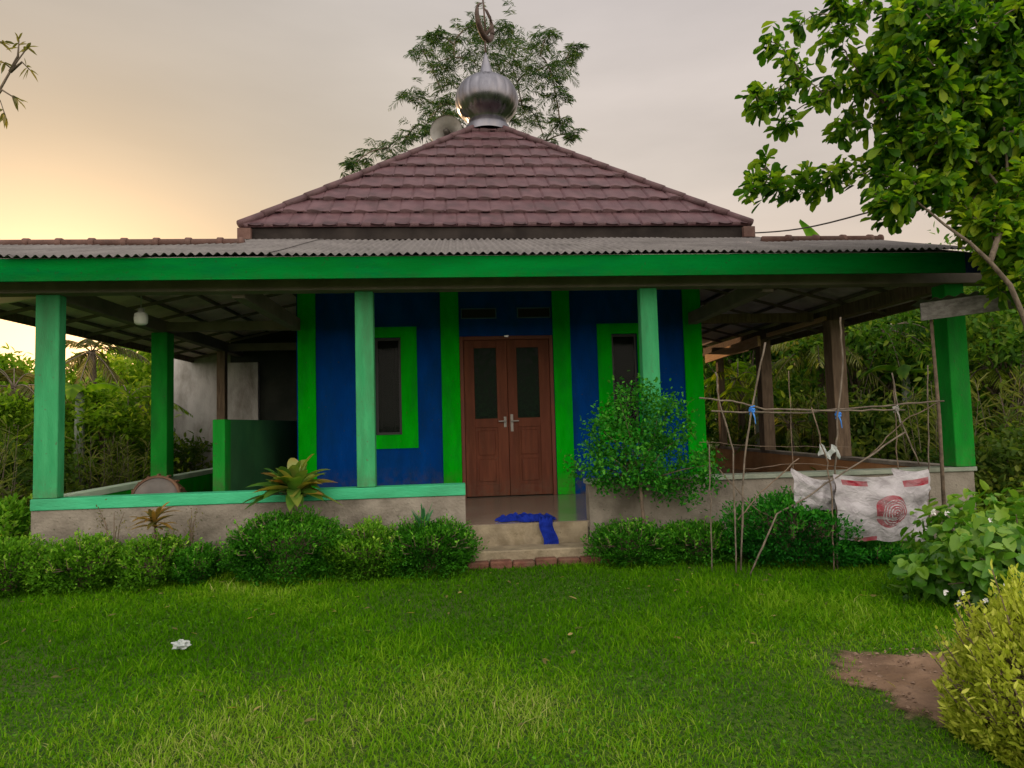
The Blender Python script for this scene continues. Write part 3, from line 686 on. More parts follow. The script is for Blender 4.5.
# front posts stand on the low walls
PW = .205
for x, m_ in ((XL+.112, 'teal'), (-1.5172,'teal'), (1.3129,'teal'), (XR-.105,'green_sh')):
    post(x, .045, .175 if abs(x) < 3 else .215, m_, .398, d_=.11 if x < 3 else .19)
LY = 2.35
post(XL+.11, LY, .20, 'green_sh', .398, 2.262); post(XL+.11, 4.45, .13, 'wood', .398, 2.262); post(XL+.11, 6.5, .13, 'wood', .398, 2.262)
post(XR-.11, 2.15, .20, 'wood', .398, 2.262); post(XR-.11, 4.25, .19, 'wood', .398, 2.262); post(XR-.11, 6.1, .12, 'wood', .398, 2.262)
# low walls
b = MB(); XG1, XG2 = -.575, .6334
b.box(XL, XG1, -.02, .14, GZ-.1, .288, .004); b.build('low_wall', M['conc'], mq, label='bare concrete low wall left of the entrance')
b = MB(); b.box(XL+.002, XL+.15, .145, 4.6, -.3, .33); b.build('low_wall', M['green'], mq, label='green low side wall of the left veranda')
b = MB().box(XL-.004, XG1+.003, -.032, .165, .29, .395, .006); b.build('wall_cap', mat('bright_turquoise_cap', (.04,.36,.17), (.06,.44,.22), 5, .7, .3, 35, grime=(.05,.22,.11), gscale=2, gamt=.6, spec=.1, stretch=(.6,2,2)), mq, label='turquoise painted cap of the left low wall')
b = MB().box(XL-.004, XL+.16, .17, 4.6, .333, .395, .004); b.build('wall_cap', mat('sunlit_mint_cap', (.36,.50,.36), (.46,.58,.44), 5, .8, .2, grime=(.2,.26,.18), gamt=.6), mq)  # sunlight on the left side cap put into its paler colour
b = MB().box(XG2, XR, -.02, .14, GZ-.1, .348, .004); b.build('low_wall', M['conc'], mq, label='bare concrete low wall right of the entrance')
b = MB().box(XG2-.02, XR+.02, -.045, .16, .35, .395, .006); b.build('wall_cap', M['cap'], mq, label='grey-green worn cap of the right low wall')
b = MB().box(XR-.15, XR-.002, .145, 6.4, -.3, .348); b.build('low_wall', M['suntinted'], mq, label='ochre low side wall of the right veranda, sunlight put into its orange')
b = MB().box(XR-.165, XR+.01, .163, 6.4, .35, .395, .004); b.build('wall_cap', M['conc'], mq)
# partition in the left veranda
MB().box(-3.295, -3.165, .95, 1.13, .001, 1.10, .005).build('partition_wall', M['green_sh'], mq, label='end of the partition in the left veranda, light put into its brighter green')
MB().box(-3.29, -3.17, 1.132, 4.2, .001, 1.10, .004).build('partition_wall', M['green_partition_shaded'], mq)  # same wall as its end, side shade put into the green
MB().box(-3.165, WL-.01, 4.2, 4.28, .001, 2.3).build('passage_door', mat('dark_green_door',(.012,.03,.02),(.02,.045,.03),4,.6,.1), mq)
# entrance steps
b = MB().box(XG1+.02, XG2+.22, -.30, -.022, GZ-.05, -.20, .012); b.box(XG1+.003, XG2-.024, -.022, .0, GZ-.05, -.003)
st = b.build('step', M['step'], mq, label='cream plastered riser of the entrance step')
b = MB(); x = XG1+.0
while x < XG2+.16:
    b.box(x, min(x+.20, XG2+.2), -.40+RNG.uniform(-.025,.012), -.303, GZ-.06, -.275+RNG.uniform(-.016,.006), .012); x += .208
b.build('brick_edge', M['brick'], st)

# ------------------------------------------------------------------ things on and around the building
# horn loudspeaker behind the dome
sc_ = at(446, 131, 5.25)
t = thing('loudspeaker', (sc_[0], sc_[1], sc_[2]-.35), 'pale grey horn loudspeaker mounted on the roof left of the dome', 'loudspeaker')
ax = (-.25,-1,.05)
MB().lathe([(.30,.02),(.305,0),(.29,-.01),(.20,-.10),(.11,-.22),(.075,-.34),(.075,-.36)], sc_, 32, axis=ax).build('horn', M['horn'], t, smooth=True)
MB().lathe([(.001,.02),(.055,.0),(.06,-.06),(.065,-.2)], sc_, 20, axis=ax).build('driver_cone', M['dkmetal'], t, smooth=True)
MB().tube([(sc_[0],sc_[1]+.3,sc_[2]),(sc_[0],sc_[1]+.3,sc_[2]-1.1)], .022, 8).build('bracket', M['dkmetal'], t)

# lamp hanging in left veranda
lp = at(141, 318, .55)
t = thing('ceiling_lamp', lp, 'white lamp hanging unlit under the ceiling of the left veranda', 'lamp')
MB().lathe([(.001,-.075),(.045,-.07),(.062,-.05),(.066,0),(.06,.045),(.03,.06)], lp, 24).build('bulb', M['white'], t, smooth=True)
MB().lathe([(.03,.058),(.032,.10),(.001,.105)], lp, 16).tube([(lp[0],lp[1],lp[2]+.1),(lp[0],lp[1],2.72)], .006, 6).build('holder', M['horn'], t, smooth=True)

# drum lying behind low wall
dp_ = at(155, 492, .60)
t = thing('drum', (dp_[0], dp_[1], 0), 'round wooden drum with pale skin resting behind the left low wall', 'drum')
ax = (.12,-.95,.32)
cc = (dp_[0], dp_[1], .31)
MB().lathe([(.001,.012),(.15,.01),(.205,.0),(.21,-.01)], cc, 40, axis=ax).build('skin', M['drumskin'], t, smooth=True)
MB().lathe([(.212,.0),(.235,.005),(.24,-.03),(.25,-.2),(.24,-.42),(.22,-.44)], cc, 40, axis=ax).build('shell', M['drumwood'], t, smooth=True)
pg = MB()
for k in range(16):
    a = 2*PI*k/16; A_ = Vector(ax).normalized(); u_ = A_.cross(Vector((0,1,0))).normalized(); v_ = A_.cross(u_)
    p = Vector(cc)+(u_*math.cos(a)+v_*math.sin(a))*.245-A_*.02; MB().tube([p, p+(u_*math.cos(a)+v_*math.sin(a))*.02-A_*.06], .012, 6).build('peg', M['drumwood'], t)


# blue cloth over the edge of the floor slab
def cloth():
    n, m_ = 90, 46; V = []; keep = {}
    r_ = np.random.default_rng(5)
    for i in range(n):
        for j in range(m_):
            u = i/(n-1); v = j/(m_-1)
            x = -.26+.58*u + .03*math.sin(v*7)*math.cos(u*5); wd_ = .26*(.35+.65*math.sin(PI*min(1,max(0,u*1.05)))**.6)*(1+.25*math.sin(u*17))
            yc = .16+.04*math.sin(u*6)
            y = yc+(v-.5)*wd_
            edge = math.sin(PI*v)**.5*math.sin(PI*u)**.35
            z = .006+edge*(.034+.020*math.sin(u*26+v*5+2*math.sin(v*6))*math.cos(v*13+u*9)+.016*abs(math.sin(v*19+u*14+math.sin(u*23)))+.012*math.sin(u*47+v*11))
            V.append((x,y,z))
    F = [[i*m_+j,(i+1)*m_+j,(i+1)*m_+j+1,i*m_+j+1] for i in range(n-1) for j in range(m_-1)]
    b = len(V); n2, m2 = 40, 14
    for i in range(n2):
        for j in range(m2):
            s = i/(n2-1)*.42; v = j/(m2-1)-.5
            x = .20+.12*v*(1+.5*s)+.02*math.sin(s*20)+.05*s
            if s < .18: y, z = .13-s, .035
            elif s < .22: y, z = -.05-(s-.18)*.3, .035-(s-.18)*.8
            else: y, z = -.062, .0-(s-.22)*1.0
            q = .020*math.sin(v*22+s*9+math.sin(s*31)); y -= abs(q)+.004; 
            if s<.2: z += q+.01
            V.append((x,y,z))
    F += [[b+i*m2+j,b+(i+1)*m2+j,b+(i+1)*m2+j+1,b+i*m2+j+1] for i in range(n2-1) for j in range(m2-1)]
    q = MB(); q.v = V; q.f = F
    o = q.build('cloth', M['bluecloth'], smooth=True)
    setp(o, 'crumpled royal blue cloth hanging over the edge of the entrance floor', 'cloth')
cloth()

# crumpled plastic bag on lawn
lt = atz(181, 648, GZ+.03)
q = MB(); n = 22
for i in range(n):
    for j in range(n):
        a = 2*PI*i/(n); v = j/(n-1)*PI
        r = .034*(1+.22*math.sin(3*a+4*v)+.20*math.cos(7*v-2*a)+.12*math.sin(9*a+2*v)); q.v.append((lt[0]+r*1.3*math.sin(v)*math.cos(a), lt[1]+r*math.sin(v)*math.sin(a), lt[2]+.02+r*.65*math.cos(v)))
q.f = [[i*n+j, ((i+1)%n)*n+j, ((i+1)%n)*n+j+1, i*n+j+1] for i in range(n) for j in range(n-1)]
setp(q.build('plastic_bag', M['bag']), 'crumpled pale plastic bag lying on the lawn', 'litter')

# old plaster wall of a wash house behind the left veranda
wh = thing('wash_house', (-5.3,6.2,GZ), 'stained grey plaster wash house behind the left veranda', 'building')
A = at(166, 470, 6.2); B = at(226, 400, 6.2)
MB().box(A[0]-.05, -4.55, 6.2, 9.2, GZ-.1, 2.9).build('wall', M['conc_lt'], wh)
MB().box(at(224,400,5.2)[0], at(258,400,5.2)[0], 5.2, 5.3, 1.0, 2.15, .004).build('screen_panel', M['conc_lt'], wh, label='pale upper panel beside the timber post')
MB().box(-4.60, -2.76, 5.303, 5.4, GZ, 2.75).build('passage_fill_panel', mat('dark_passage_fill', (.02,.026,.02), (.04,.045,.036), 3, .9, .2), wh)  # dark sheet added for the shaded passage, closing the gap beside the hall
MB().box(A[0]-.1, -4.5, 6.15, 9.3, 2.903, 2.96).build('roof', M['asb'], wh)

# small neighbouring shed roof at right, in front of the corner post
shp = thing('shed', (3.75,-.45,GZ), 'low grey board-edged shed roof on poles in front of the right corner post', 'shed')
a_, b_ = at(921, 312, -.62), at(1016, 299, -.95)
dv = (b_-a_); e_ = a_ + dv*3.2
bd = MB(); w_ = .165; d2 = nrm(dv); pr = np.array([-d2[1], d2[0], 0]); up = np.array([0,0,1.])
bd.hexa([a_-up*w_/2, e_-up*w_/2, e_-up*w_/2+pr*.03, a_-up*w_/2+pr*.03, a_+up*w_/2, e_+up*w_/2, e_+up*w_/2+pr*.03, a_+up*w_/2+pr*.03])
bd.build('edge_board', M['wood_g'], shp)
nx, ny = 160, 5; V = []
for i in range(nx):
    for j in range(ny):
        p = a_ + (e_-a_)*(i/(nx-1)*1.02-.01) + up*(w_/2+.022+.012*math.sin(i*.9)) + pr*(-.05+j*.12) + up*(j*.002)
        V.append(tuple(p))
q = MB(); q.v = V; q.f = [[i*ny+j,(i+1)*ny+j,(i+1)*ny+j+1,i*ny+j+1] for i in range(nx-1) for j in range(ny-1)]
q.build('roof_sheet', M['asb'], shp, smooth=True)
for px in (0.04, .72):
    p = a_+(e_-a_)*px+pr*.1
    MB().tube([(p[0],p[1],GZ-.05),(p[0]+.02,p[1],.9),(p[0],p[1],p[2]+w_/2)], [.018,.016,.014], 8).build('pole', M['stick'], shp, smooth=True)

# cable from roof to the tree
cb = MB(); A = at(752, 233, 2.0); B = at(862, 214, .3); C_ = at(960, 190, -.5)
pts = [A+(B-A)*k/8-up*.05*math.sin(PI*k/8) for k in range(9)] + [B+(C_-B)*k/5 for k in range(1,6)]
setp(cb.tube(pts, .009, 6).build('cable', M['dkmetal']), 'thin dark cable running from the roof ridge into the right tree', 'cable')

# ------------------------------------------------------------------ bamboo drying frame
fr = thing('bamboo_frame', (2.4,-1.0,GZ), 'rickety frame of bamboo poles and sticks tied with blue raffia', 'frame')
def pole(pts, r, m_='bamboo', y=-1.0):
    P_ = []
    for q in pts:
        yy = q[2] if len(q) > 2 else y
        P_.append(at(q[0], q[1], yy))
    # densify with a slight natural wobble and nodes
    out_, rad = [], []
    for i in range(len(P_)-1):
        for k in range(6):
            t_ = k/6; p = P_[i]*(1-t_)+P_[i+1]*t_; out_.append(p+RNG.normal(0,.0035,3)); rad.append(r*.56*(1.0+(.2 if k == 3 else 0)))
    out_.append(P_[-1]); rad.append(r*.5)
    MB().tube(out_, rad, 7).build('pole', M[m_], fr, smooth=True)
G_ = lambda px, y: (px, 0, y)
pole([(700,398),(732,401),(765,409),(838,411),(905,410)], .013)
pole([(712,411),(800,413),(870,407),(944,401)], .014, y=-.96)
pole([(765,343),(752,406),(743,470),(741,570)], .014)
pole([(716,372),(719,400),(733,450),(736,575)], .012)
pole([(840,316),(843,363),(838,416),(835,470),(838,575)], .014, y=-1.02)
pole([(905,432),(843,473),(810,495),(777,515),(750,575)], .013, y=-1.06)
pole([(799,458),(760,493),(738,520)], .009, 'stick')
pole([(893,373),(897,409),(920,466)], .011, y=-.98)
pole([(812,408),(827,462),(832,500),(834,575)], .010, 'stick', y=-1.1)
pole([(928,365),(928,420),(929,475),(930,575)], .010, y=-.9)
pole([(893,380),(896,420),(898,475)], .009, 'stick', y=-.86)
pole([(789,370),(791,420),(793,475)], .007, 'stick', y=-.86)
pole([(709,445),(710,500),(712,575)], .010, 'bamboo', y=-.9)
pole([(700,442),(760,446),(850,447)], .004, 'stick', y=-.9)
pole([(870,455),(905,420),(940,402)], .008, 'stick', y=-.92)
pole([(745,470),(800,463),(850,468)], .006, 'stick', y=-.92)
pole([(719,470),(752,506),(775,520)], .007, 'stick', y=-.92)
for (px, py) in ((752,410),(838,414),(896,409)):
    m_ = MB(); c = at(px, py, -1.0)
    for k in range(5):
        a = RNG.uniform(0,6.28); pts = [c+np.array([.022*math.cos(a+s*2.1), .02*math.sin(a+s*2.1), .035*(s/4-.5)*math.cos(a)]) for s in range(7)]
        m_.tube(pts, .007, 5)
    m_.tube([c, c+np.array([.01,-.02,-.06]), c+np.array([.02,-.015,-.12])], [.008,.006,.003], 5)
    m_.build('tie', M['bluerope'] if px < 880 else M['horn'], fr)
# scrap of plastic on the frame
q = MB(); c = at(829, 452, -1.05); n = 14
for i in range(n):
    for j in range(6):
        q.v.append((c[0]-.09+.18*i/(n-1), c[1]+.02*math.sin(i*1.7+j), c[2]+.03*math.sin(i*.8)+(j/5-.5)*.07*(1+.4*math.sin(i))))
q.f = [[i*6+j,(i+1)*6+j,(i+1)*6+j+1,i*6+j+1] for i in range(n-1) for j in range(5)]
setp(q.build('plastic_scrap', M['bag'], smooth=True), 'scrap of pale plastic caught on the frame above the sacks', 'litter')

# printed sack
def sackmat(printed):
    m, nt, N, L, P = new_mat('woven_sack_printed' if printed else 'woven_sack_plain')
    uv = N.new('ShaderNodeUVMap'); uv.uv_map = 'uv'; sp = N.new('ShaderNodeSeparateXYZ'); L.new(uv.outputs[0], sp.inputs[0])
    def mth(op, a, b=None, c=None):
        x = N.new('ShaderNodeMath'); x.operation = op
        for i, q in enumerate((a,b,c)):
            if q is None: continue
            if isinstance(q, (int,float)): x.inputs[i].default_value = q
            else: L.new(q, x.inputs[i])
        return x.outputs[0]
    U, V = sp.outputs[0], sp.outputs[1]
    base = (.44,.42,.47,1); red = (.30,.010,.028,1)
    n = N.new('ShaderNodeTexNoise'); n.inputs['Scale'].default_value = 6; n.inputs['Detail'].default_value = 8; L.new(uv.outputs[0], n.inputs['Vector'])
    cr = N.new('ShaderNodeValToRGB'); cr.color_ramp.elements[0].color = (.33,.31,.33,1); cr.color_ramp.elements[1].color = (.50,.48,.51,1); cr.color_ramp.elements[0].position = .35; cr.color_ramp.elements[1].position = .6
    L.new(n.outputs['Fac'], cr.inputs[0])
    col_ = cr.outputs[0]
    if printed:
        def rect(u0,u1,v0,v1):
            return mth('MULTIPLY', mth('MULTIPLY', mth('GREATER_THAN',U,u0), mth('LESS_THAN',U,u1)), mth('MULTIPLY', mth('GREATER_THAN',V,v0), mth('LESS_THAN',V,v1)))
        du = mth('MULTIPLY', mth('SUBTRACT', U, .56), 1.42); dv = mth('SUBTRACT', V, .46)
        rd = mth('SQRT', mth('ADD', mth('MULTIPLY',du,du), mth('MULTIPLY',dv,dv)))
        disk = mth('LESS_THAN', rd, .25)
        # off-centre pale rings printed in the disk
        du2 = mth('MULTIPLY', mth('SUBTRACT', U, .60), 1.42); dv2 = mth('SUBTRACT', V, .44)
        r2 = mth('SQRT', mth('ADD', mth('MULTIPLY',du2,du2), mth('MULTIPLY',dv2,dv2)))
        ring = mth('MULTIPLY', mth('GREATER_THAN', mth('SINE', mth('MULTIPLY', r2, 170)), .1), mth('LESS_THAN', r2, .20))
        n3 = N.new('ShaderNodeTexNoise'); n3.inputs['Scale'].default_value = 22; L.new(uv.outputs[0], n3.inputs['Vector'])
        ring = mth('MULTIPLY', ring, mth('GREATER_THAN', n3.outputs['Fac'], .44))
        worn = mth('GREATER_THAN', n3.outputs['Fac'], .36)
        notch = rect(.36,.62,.33,.375)
        disk = mth('MULTIPLY', mth('MULTIPLY', disk, mth('SUBTRACT', 1, ring)), mth('MAXIMUM', worn, .5))
        disk = mth('MULTIPLY', disk, mth('SUBTRACT', 1, mth('MULTIPLY', notch, .8)))
        mk = mth('MAXIMUM', disk, mth('MAXIMUM', rect(.08,.34,.845,.93), mth('MAXIMUM', rect(.72,.98,.80,.90), rect(.17,.42,.0,.06))))
        n5 = N.new('ShaderNodeTexNoise'); n5.inputs['Scale'].default_value = 7; n5.inputs['Detail'].default_value = 8; L.new(uv.outputs[0], n5.inputs['Vector'])
        fd = N.new('ShaderNodeMapRange'); fd.inputs[1].default_value = .35; fd.inputs[2].default_value = .62; fd.inputs[3].default_value = .98; fd.inputs[4].default_value = .55; L.new(n5.outputs['Fac'], fd.inputs[0])
        mk = mth('MULTIPLY', mk, fd.outputs[0])
        mx = N.new('ShaderNodeMix'); mx.data_type = 'RGBA'; L.new(mk, mx.inputs[0]); L.new(col_, mx.inputs[6]); mx.inputs[7].default_value = red
        col_ = mx.outputs[2]
    L.new(col_, P.inputs['Base Color']); P.inputs['Roughness'].default_value = .6; P.inputs['Specular IOR Level'].default_value = .2
    bm_ = N.new('ShaderNodeBump'); bm_.inputs['Strength'].default_value = .9; bm_.inputs['Distance'].default_value = .02
    n4 = N.new('ShaderNodeTexNoise'); n4.inputs['Scale'].default_value = 9; n4.inputs['Detail'].default_value = 5; n4.inputs['Distortion'].default_value = 1.2; L.new(uv.outputs[0], n4.inputs['Vector'])
    L.new(n4.outputs['Fac'], bm_.inputs['Height']); L.new(bm_.outputs[0], P.inputs['Normal'])
    tr = N.new('ShaderNodeBsdfTranslucent'); L.new(col_, tr.inputs[0]); ms = N.new('ShaderNodeMixShader'); ms.inputs[0].default_value = .2
    L.new(P.outputs[0], ms.inputs[1]); L.new(tr.outputs[0], ms.inputs[2]); L.new(ms.outputs[0], N['Material Output'].inputs['Surface'])
    return m
def sheet(name, TL, TR, BL, BR, material, sag, amp, ph, n=70):
    V = np.zeros((n,n,3)); UV = np.zeros((n,n,2))
    for i in range(n):
        for j in range(n):
            u = i/(n-1); v = j/(n-1)
            p = (np.array(TL)*(1-u)+np.array(TR)*u)*v + (np.array(BL)*(1-u)+np.array(BR)*u)*(1-v)
            p = p.copy(); p[2] -= sag*math.sin(PI*u)*(v**1.5)
            fold = math.sin(u*13+v*6+ph)*.5+math.sin(u*5-v*9+ph*2)*.6+math.sin(v*22+u*3)*.25+math.sin(u*29+math.sin(v*7)*2)*.22
            p[1] += amp*fold - .05*math.sin(PI*u)*math.sin(PI*v)
            p[0] += .006*math.sin(v*17+ph)
            p[2] += .008*math.sin(u*19+ph)*(1-v)
            V[i,j] = p; UV[i,j] = (u,v)
    i, j = np.meshgrid(np.arange(n-1), np.arange(n-1), indexing='ij'); a = i*n+j
    F = np.stack([a, a+n, a+n+1, a+1], -1).reshape(-1,4)
    o = np_mesh(name, V.reshape(-1,3), F, material, smooth=True)
    uvl = o.data.uv_layers.new(name='uv'); uvl.data.foreach_set('uv', UV.reshape(-1,2)[F.ravel()].astype(np.float32).ravel())
    return o
sm, sp_ = sackmat(True), sackmat(False)
s1 = sheet('sack', at(833,474,-1.06), at(929,469,-1.06), at(840,541,-1.06), at(927,541,-1.06), sm, .045, .019, .4)
setp(s1, 'white woven sack with red circle print hung on the frame', 'sack')
s2 = sheet('sack', at(893,468,-.99), at(929,470,-.99), at(893,500,-.99), at(929,500,-.99), sp_, .02, .012, 1.4, 40)
s2.name = 'sack_lining'; setp(s2, 'plain white sack flap standing up behind the printed sack, at its right', 'sack')
s3 = sheet('sack', at(792,468,-.96), at(836,478,-.96), at(795,512,-.96), at(838,510,-.96), sp_, .05, .015, 2.2, 40)
setp(s3, 'plain white sack hung on the frame left of the printed one', 'sack')

# ------------------------------------------------------------------ plants
def hedge(px0, px1, ptop, pbot, y, n, ls, material, label, seed, name='hedge_bush', group='rounded bushes along the low wall', lumpy=.24, tb=(2,3), ry=.34, topspike=0, shape=OVAL):
    L_ = at(px0, pbot, y); R_ = at(px1, pbot, y); T_ = at((px0+px1)/2, ptop+7, y)
    cx, rx = (L_[0]+R_[0])/2, (R_[0]-L_[0])/2; zt = T_[2]; h = zt-GZ
    c = np.array([cx, y, GZ+h*.42]); t = thing(name, (cx,y,GZ), label, 'bush', group)
    d = sph(n); d = d[d[:,2] > -.75]; k = len(d)
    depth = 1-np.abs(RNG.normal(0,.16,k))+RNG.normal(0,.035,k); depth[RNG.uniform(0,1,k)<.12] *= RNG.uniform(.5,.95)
    r = lump(d, seed, lumpy, 4)*lump(d, seed+50, lumpy*.8, 13)
    rad = np.stack([d[:,0]*rx, d[:,1]*ry, np.where(d[:,2]>0, d[:,2]*h*.58, d[:,2]*h*.45)],1)
    # squarer shoulders than an ellipsoid
    sq = 1+.14*(1-np.abs(d[:,2]))*np.abs(d[:,2])*2
    pos = c + rad*(r*depth*sq)[:,None]
    pos[:,2] = np.maximum(pos[:,2], GZ+.01)
    dirs = d*.8 + np.array([0,0,.55]) + RNG.normal(0,.55,(k,3))
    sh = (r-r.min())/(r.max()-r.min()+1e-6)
    tone = RNG.beta(*tb,k)*.70 + .55*(sh-.45) + .20*d[:,2]*.6 - .5*np.clip(.93-depth,0,.5)  # shade put into tone: darker inside and in hollows, lighter on top
    # shoots sticking out
    q = MB(); m2 = max(20, int(n/190)); P2, D2 = [], []
    for i in range(m2):
        dd = sph(1)[0]; dd[2] = abs(dd[2])*.9+.1
        p0 = c; p1 = c+np.array([dd[0]*rx, dd[1]*ry, dd[2]*h*.56])*RNG.uniform(.92,1.02); e1 = p1+np.array([dd[0]*.6,dd[1]*.6,1.0])*RNG.uniform(.02,.10)
        q.tube([np.array([cx+dd[0]*.006,y+dd[1]*.005,GZ-.02]), (p0+p1)/2, p1, e1], [.010,.006,.004,.002], 5)
        for s in np.linspace(.0,1,9):
            P2.append(p1+(e1-p1)*s); D2.append(np.array([RNG.normal(),RNG.normal(),.6]))
    q.build('stems', M['stick'], t)
    P2, D2 = np.array(P2), np.array(D2); m3 = len(P2)
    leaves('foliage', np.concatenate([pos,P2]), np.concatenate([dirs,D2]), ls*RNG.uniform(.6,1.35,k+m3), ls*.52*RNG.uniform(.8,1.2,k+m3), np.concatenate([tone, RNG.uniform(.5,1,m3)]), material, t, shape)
    return t
LG = 'rounded bushes along the low wall'
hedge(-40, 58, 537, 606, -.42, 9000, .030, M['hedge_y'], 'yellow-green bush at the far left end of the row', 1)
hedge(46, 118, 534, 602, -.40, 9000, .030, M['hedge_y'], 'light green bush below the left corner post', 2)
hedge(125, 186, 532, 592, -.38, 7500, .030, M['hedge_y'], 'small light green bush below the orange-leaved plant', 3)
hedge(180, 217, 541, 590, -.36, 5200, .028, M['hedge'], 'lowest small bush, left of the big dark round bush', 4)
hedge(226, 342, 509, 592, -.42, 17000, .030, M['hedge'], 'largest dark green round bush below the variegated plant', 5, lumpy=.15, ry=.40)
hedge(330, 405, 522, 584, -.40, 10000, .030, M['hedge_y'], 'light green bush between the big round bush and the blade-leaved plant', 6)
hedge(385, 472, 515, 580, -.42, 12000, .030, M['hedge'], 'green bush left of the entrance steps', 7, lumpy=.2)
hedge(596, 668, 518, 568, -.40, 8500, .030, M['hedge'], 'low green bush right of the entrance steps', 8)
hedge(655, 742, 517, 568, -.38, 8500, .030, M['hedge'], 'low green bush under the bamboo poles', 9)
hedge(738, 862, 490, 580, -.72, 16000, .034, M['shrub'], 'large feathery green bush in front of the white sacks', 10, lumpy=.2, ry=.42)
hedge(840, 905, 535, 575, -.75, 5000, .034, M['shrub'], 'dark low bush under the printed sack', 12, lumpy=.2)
hedge(-55, 36, 500, 560, .35, 6500, .055, M['hedge_y'], 'yellow-green bush outside the left end of the low wall', 13, lumpy=.25)

# golden bush foreground
def clump(name, c, rx, ry, rz, n, ls, wr, material, label, seed, shape, lumpy=.15, tb=(2,2), upb=.6, stems=30, group=None, cat='bush', shoots=0, facing=False, zlow=-.6, dspread=.12, tone_z=.25):
    c = np.array(c, float); t = thing(name, (c[0],c[1],GZ), label, cat, group)
    d = sph(n); d = d[d[:,2] > zlow]; k = len(d)
    r = lump(d, seed, lumpy, 4)*lump(d, seed+50, lumpy*.6, 12); dep = 1-np.abs(RNG.normal(0,dspread,k))
    pos = c + d*np.array([rx,ry,rz])*(r*dep)[:,None]; pos[:,2] = np.maximum(pos[:,2], GZ+.02)
    dirs = d*.7+np.array([0,0,upb])+RNG.normal(0,.5,(k,3))
    sh = (r-r.min())/(r.max()-r.min()+1e-6)
    tone = RNG.beta(*tb,k)*.8+.25*(sh-.4)+tone_z*d[:,2]  # light put into tone: bulges and tops paler
    q = MB(); P2, D2 = [], []
    for i in range(shoots):
        dd = sph(1)[0]; dd[2] = abs(dd[2])*.9; p1 = c+dd*np.array([rx,ry,rz])*.95; e1 = p1+(dd*.6+np.array([0,0,.8]))*RNG.uniform(.05,.14)
        q.tube([np.array([c[0]+dd[0]*.01,c[1]+dd[1]*.01,GZ-.02]), (c+p1)/2, p1, e1], [.008,.006,.004,.002], 5)
        for s in np.linspace(0,1,12): P2.append(p1+(e1-p1)*s); D2.append(np.array([RNG.normal()*.8,RNG.normal()*.8,.9]))
    if shoots:
        pos = np.concatenate([pos, P2]); dirs = np.concatenate([dirs, D2]); tone = np.concatenate([tone, RNG.uniform(.5,1,len(P2))]); k = len(pos)
    upv = None
    if facing:
        upv = d+np.array([0,-.25,.55])+RNG.normal(0,.42,(k,3)); dirs = d*.35+np.array([0,0,-.45])+RNG.normal(0,.55,(k,3))
    leaves('foliage', pos, dirs, ls*RNG.uniform(.5,1.4,k), ls*wr*RNG.uniform(.6,1.3,k), tone, material, t, shape, up=upv)
    for i in range(stems):
        dd = sph(1)[0]; dd[2] = abs(dd[2])
        q.tube([np.array([c[0]+dd[0]*.08,c[1]+dd[1]*.08,GZ-.02]), c+dd*np.array([rx,ry,rz])*.45, c+dd*np.array([rx,ry,rz])*.96], [.012,.008,.003], 6)
    q.build('stems', M['stick'], t)
    return t
gc = at(1040, 690, -3.95)
gb = clump('golden_bush', (gc[0]+.09, -3.95, GZ+.14), .37, .38, .47, 26000, .030, .36, M['yellow'], 'golden yellow clipped bush in the right foreground', 21, LONG, .16, (3,1.8), .9, 40, tone_z=.12, shoots=120)
# broad-leaved bush
bc = at(975, 585, -2.05)
bb = clump('broad_leaved_bush', (bc[0]+.24, -2.2, GZ+.19), .70, .50, .46, 4800, .078, .80, M['broad'], 'broad heart-leaved bush with white flowers behind the golden bush', 31, HEART, .30, (2,2.4), .25, 40, dspread=.22, facing=True)
for (px, py) in ((945,592),(958,603),(962,592),(985,600),(946,513),(933,512),(990,520),(1005,585)):
    c = at(px, py, -2.66); P2, D2 = [], []
    for k in range(6):
        a = 2*PI*k/6; P2.append(c+RNG.normal(0,.002,3)); D2.append(np.array([math.cos(a), -.5, math.sin(a)]))
    leaves('flower', np.array(P2), np.array(D2), .020, .016, RNG.uniform(0,1,6), M['flower'], bb)

# climbing shrub before the right low wall
def scraggly():
    base = at(641, 512, -.30); base[2] = GZ
    t = thing('flowering_shrub', base, 'fine-leaved sprawling shrub growing up in front of the right window', 'bush')
    q = MB(); P2, D2 = [], []
    top = at(640, 482, -.30)
    q.tube([base, (base+top)/2+np.array([.02,0,0]), top], [.022,.018,.014], 8)
    targets = [(628,392),(645,402),(660,415),(612,425),(598,430),(592,455),(600,470),(620,455),(640,440),(655,440),(670,410),(685,432),(700,455),(690,470),(675,465),(703,480),(660,480),(610,485),(640,470),(585,468),(625,425),(648,425),(672,440),(632,480),(690,488),(605,450),(655,460),(668,490),(618,405),(622,470)]
    for (px, py) in targets:
        for rep in range(3):
            e = at(px+RNG.normal(0,6), py+RNG.normal(0,5), -.30+RNG.uniform(-.22,.14)); mid_ = (top+e)/2+np.array([0,0,.06])+RNG.normal(0,.03,3)
            if rep == 0: q.tube([top, mid_, e], [.006,.004,.002], 5)
            n = 68
            c = e+RNG.normal(0,.060,(n,3)); P2.append(c); D2.append(RNG.normal(0,1,(n,3))+np.array([0,0,.3]))
            s = RNG.uniform(.2,1,(14,1)); P2.append(mid_*(1-s)+e*s+RNG.normal(0,.03,(14,3))); D2.append(RNG.normal(0,1,(14,3)))
    P2 = np.concatenate(P2); D2 = np.concatenate(D2); k = len(P2)
    q.build('stems', M['stick'], t, smooth=True)
    leaves('foliage', P2, D2, RNG.uniform(.028,.050,k), RNG.uniform(.018,.032,k), RNG.beta(2,2.5,k)+.1, M['shrub'], t, OVAL)
scraggly()

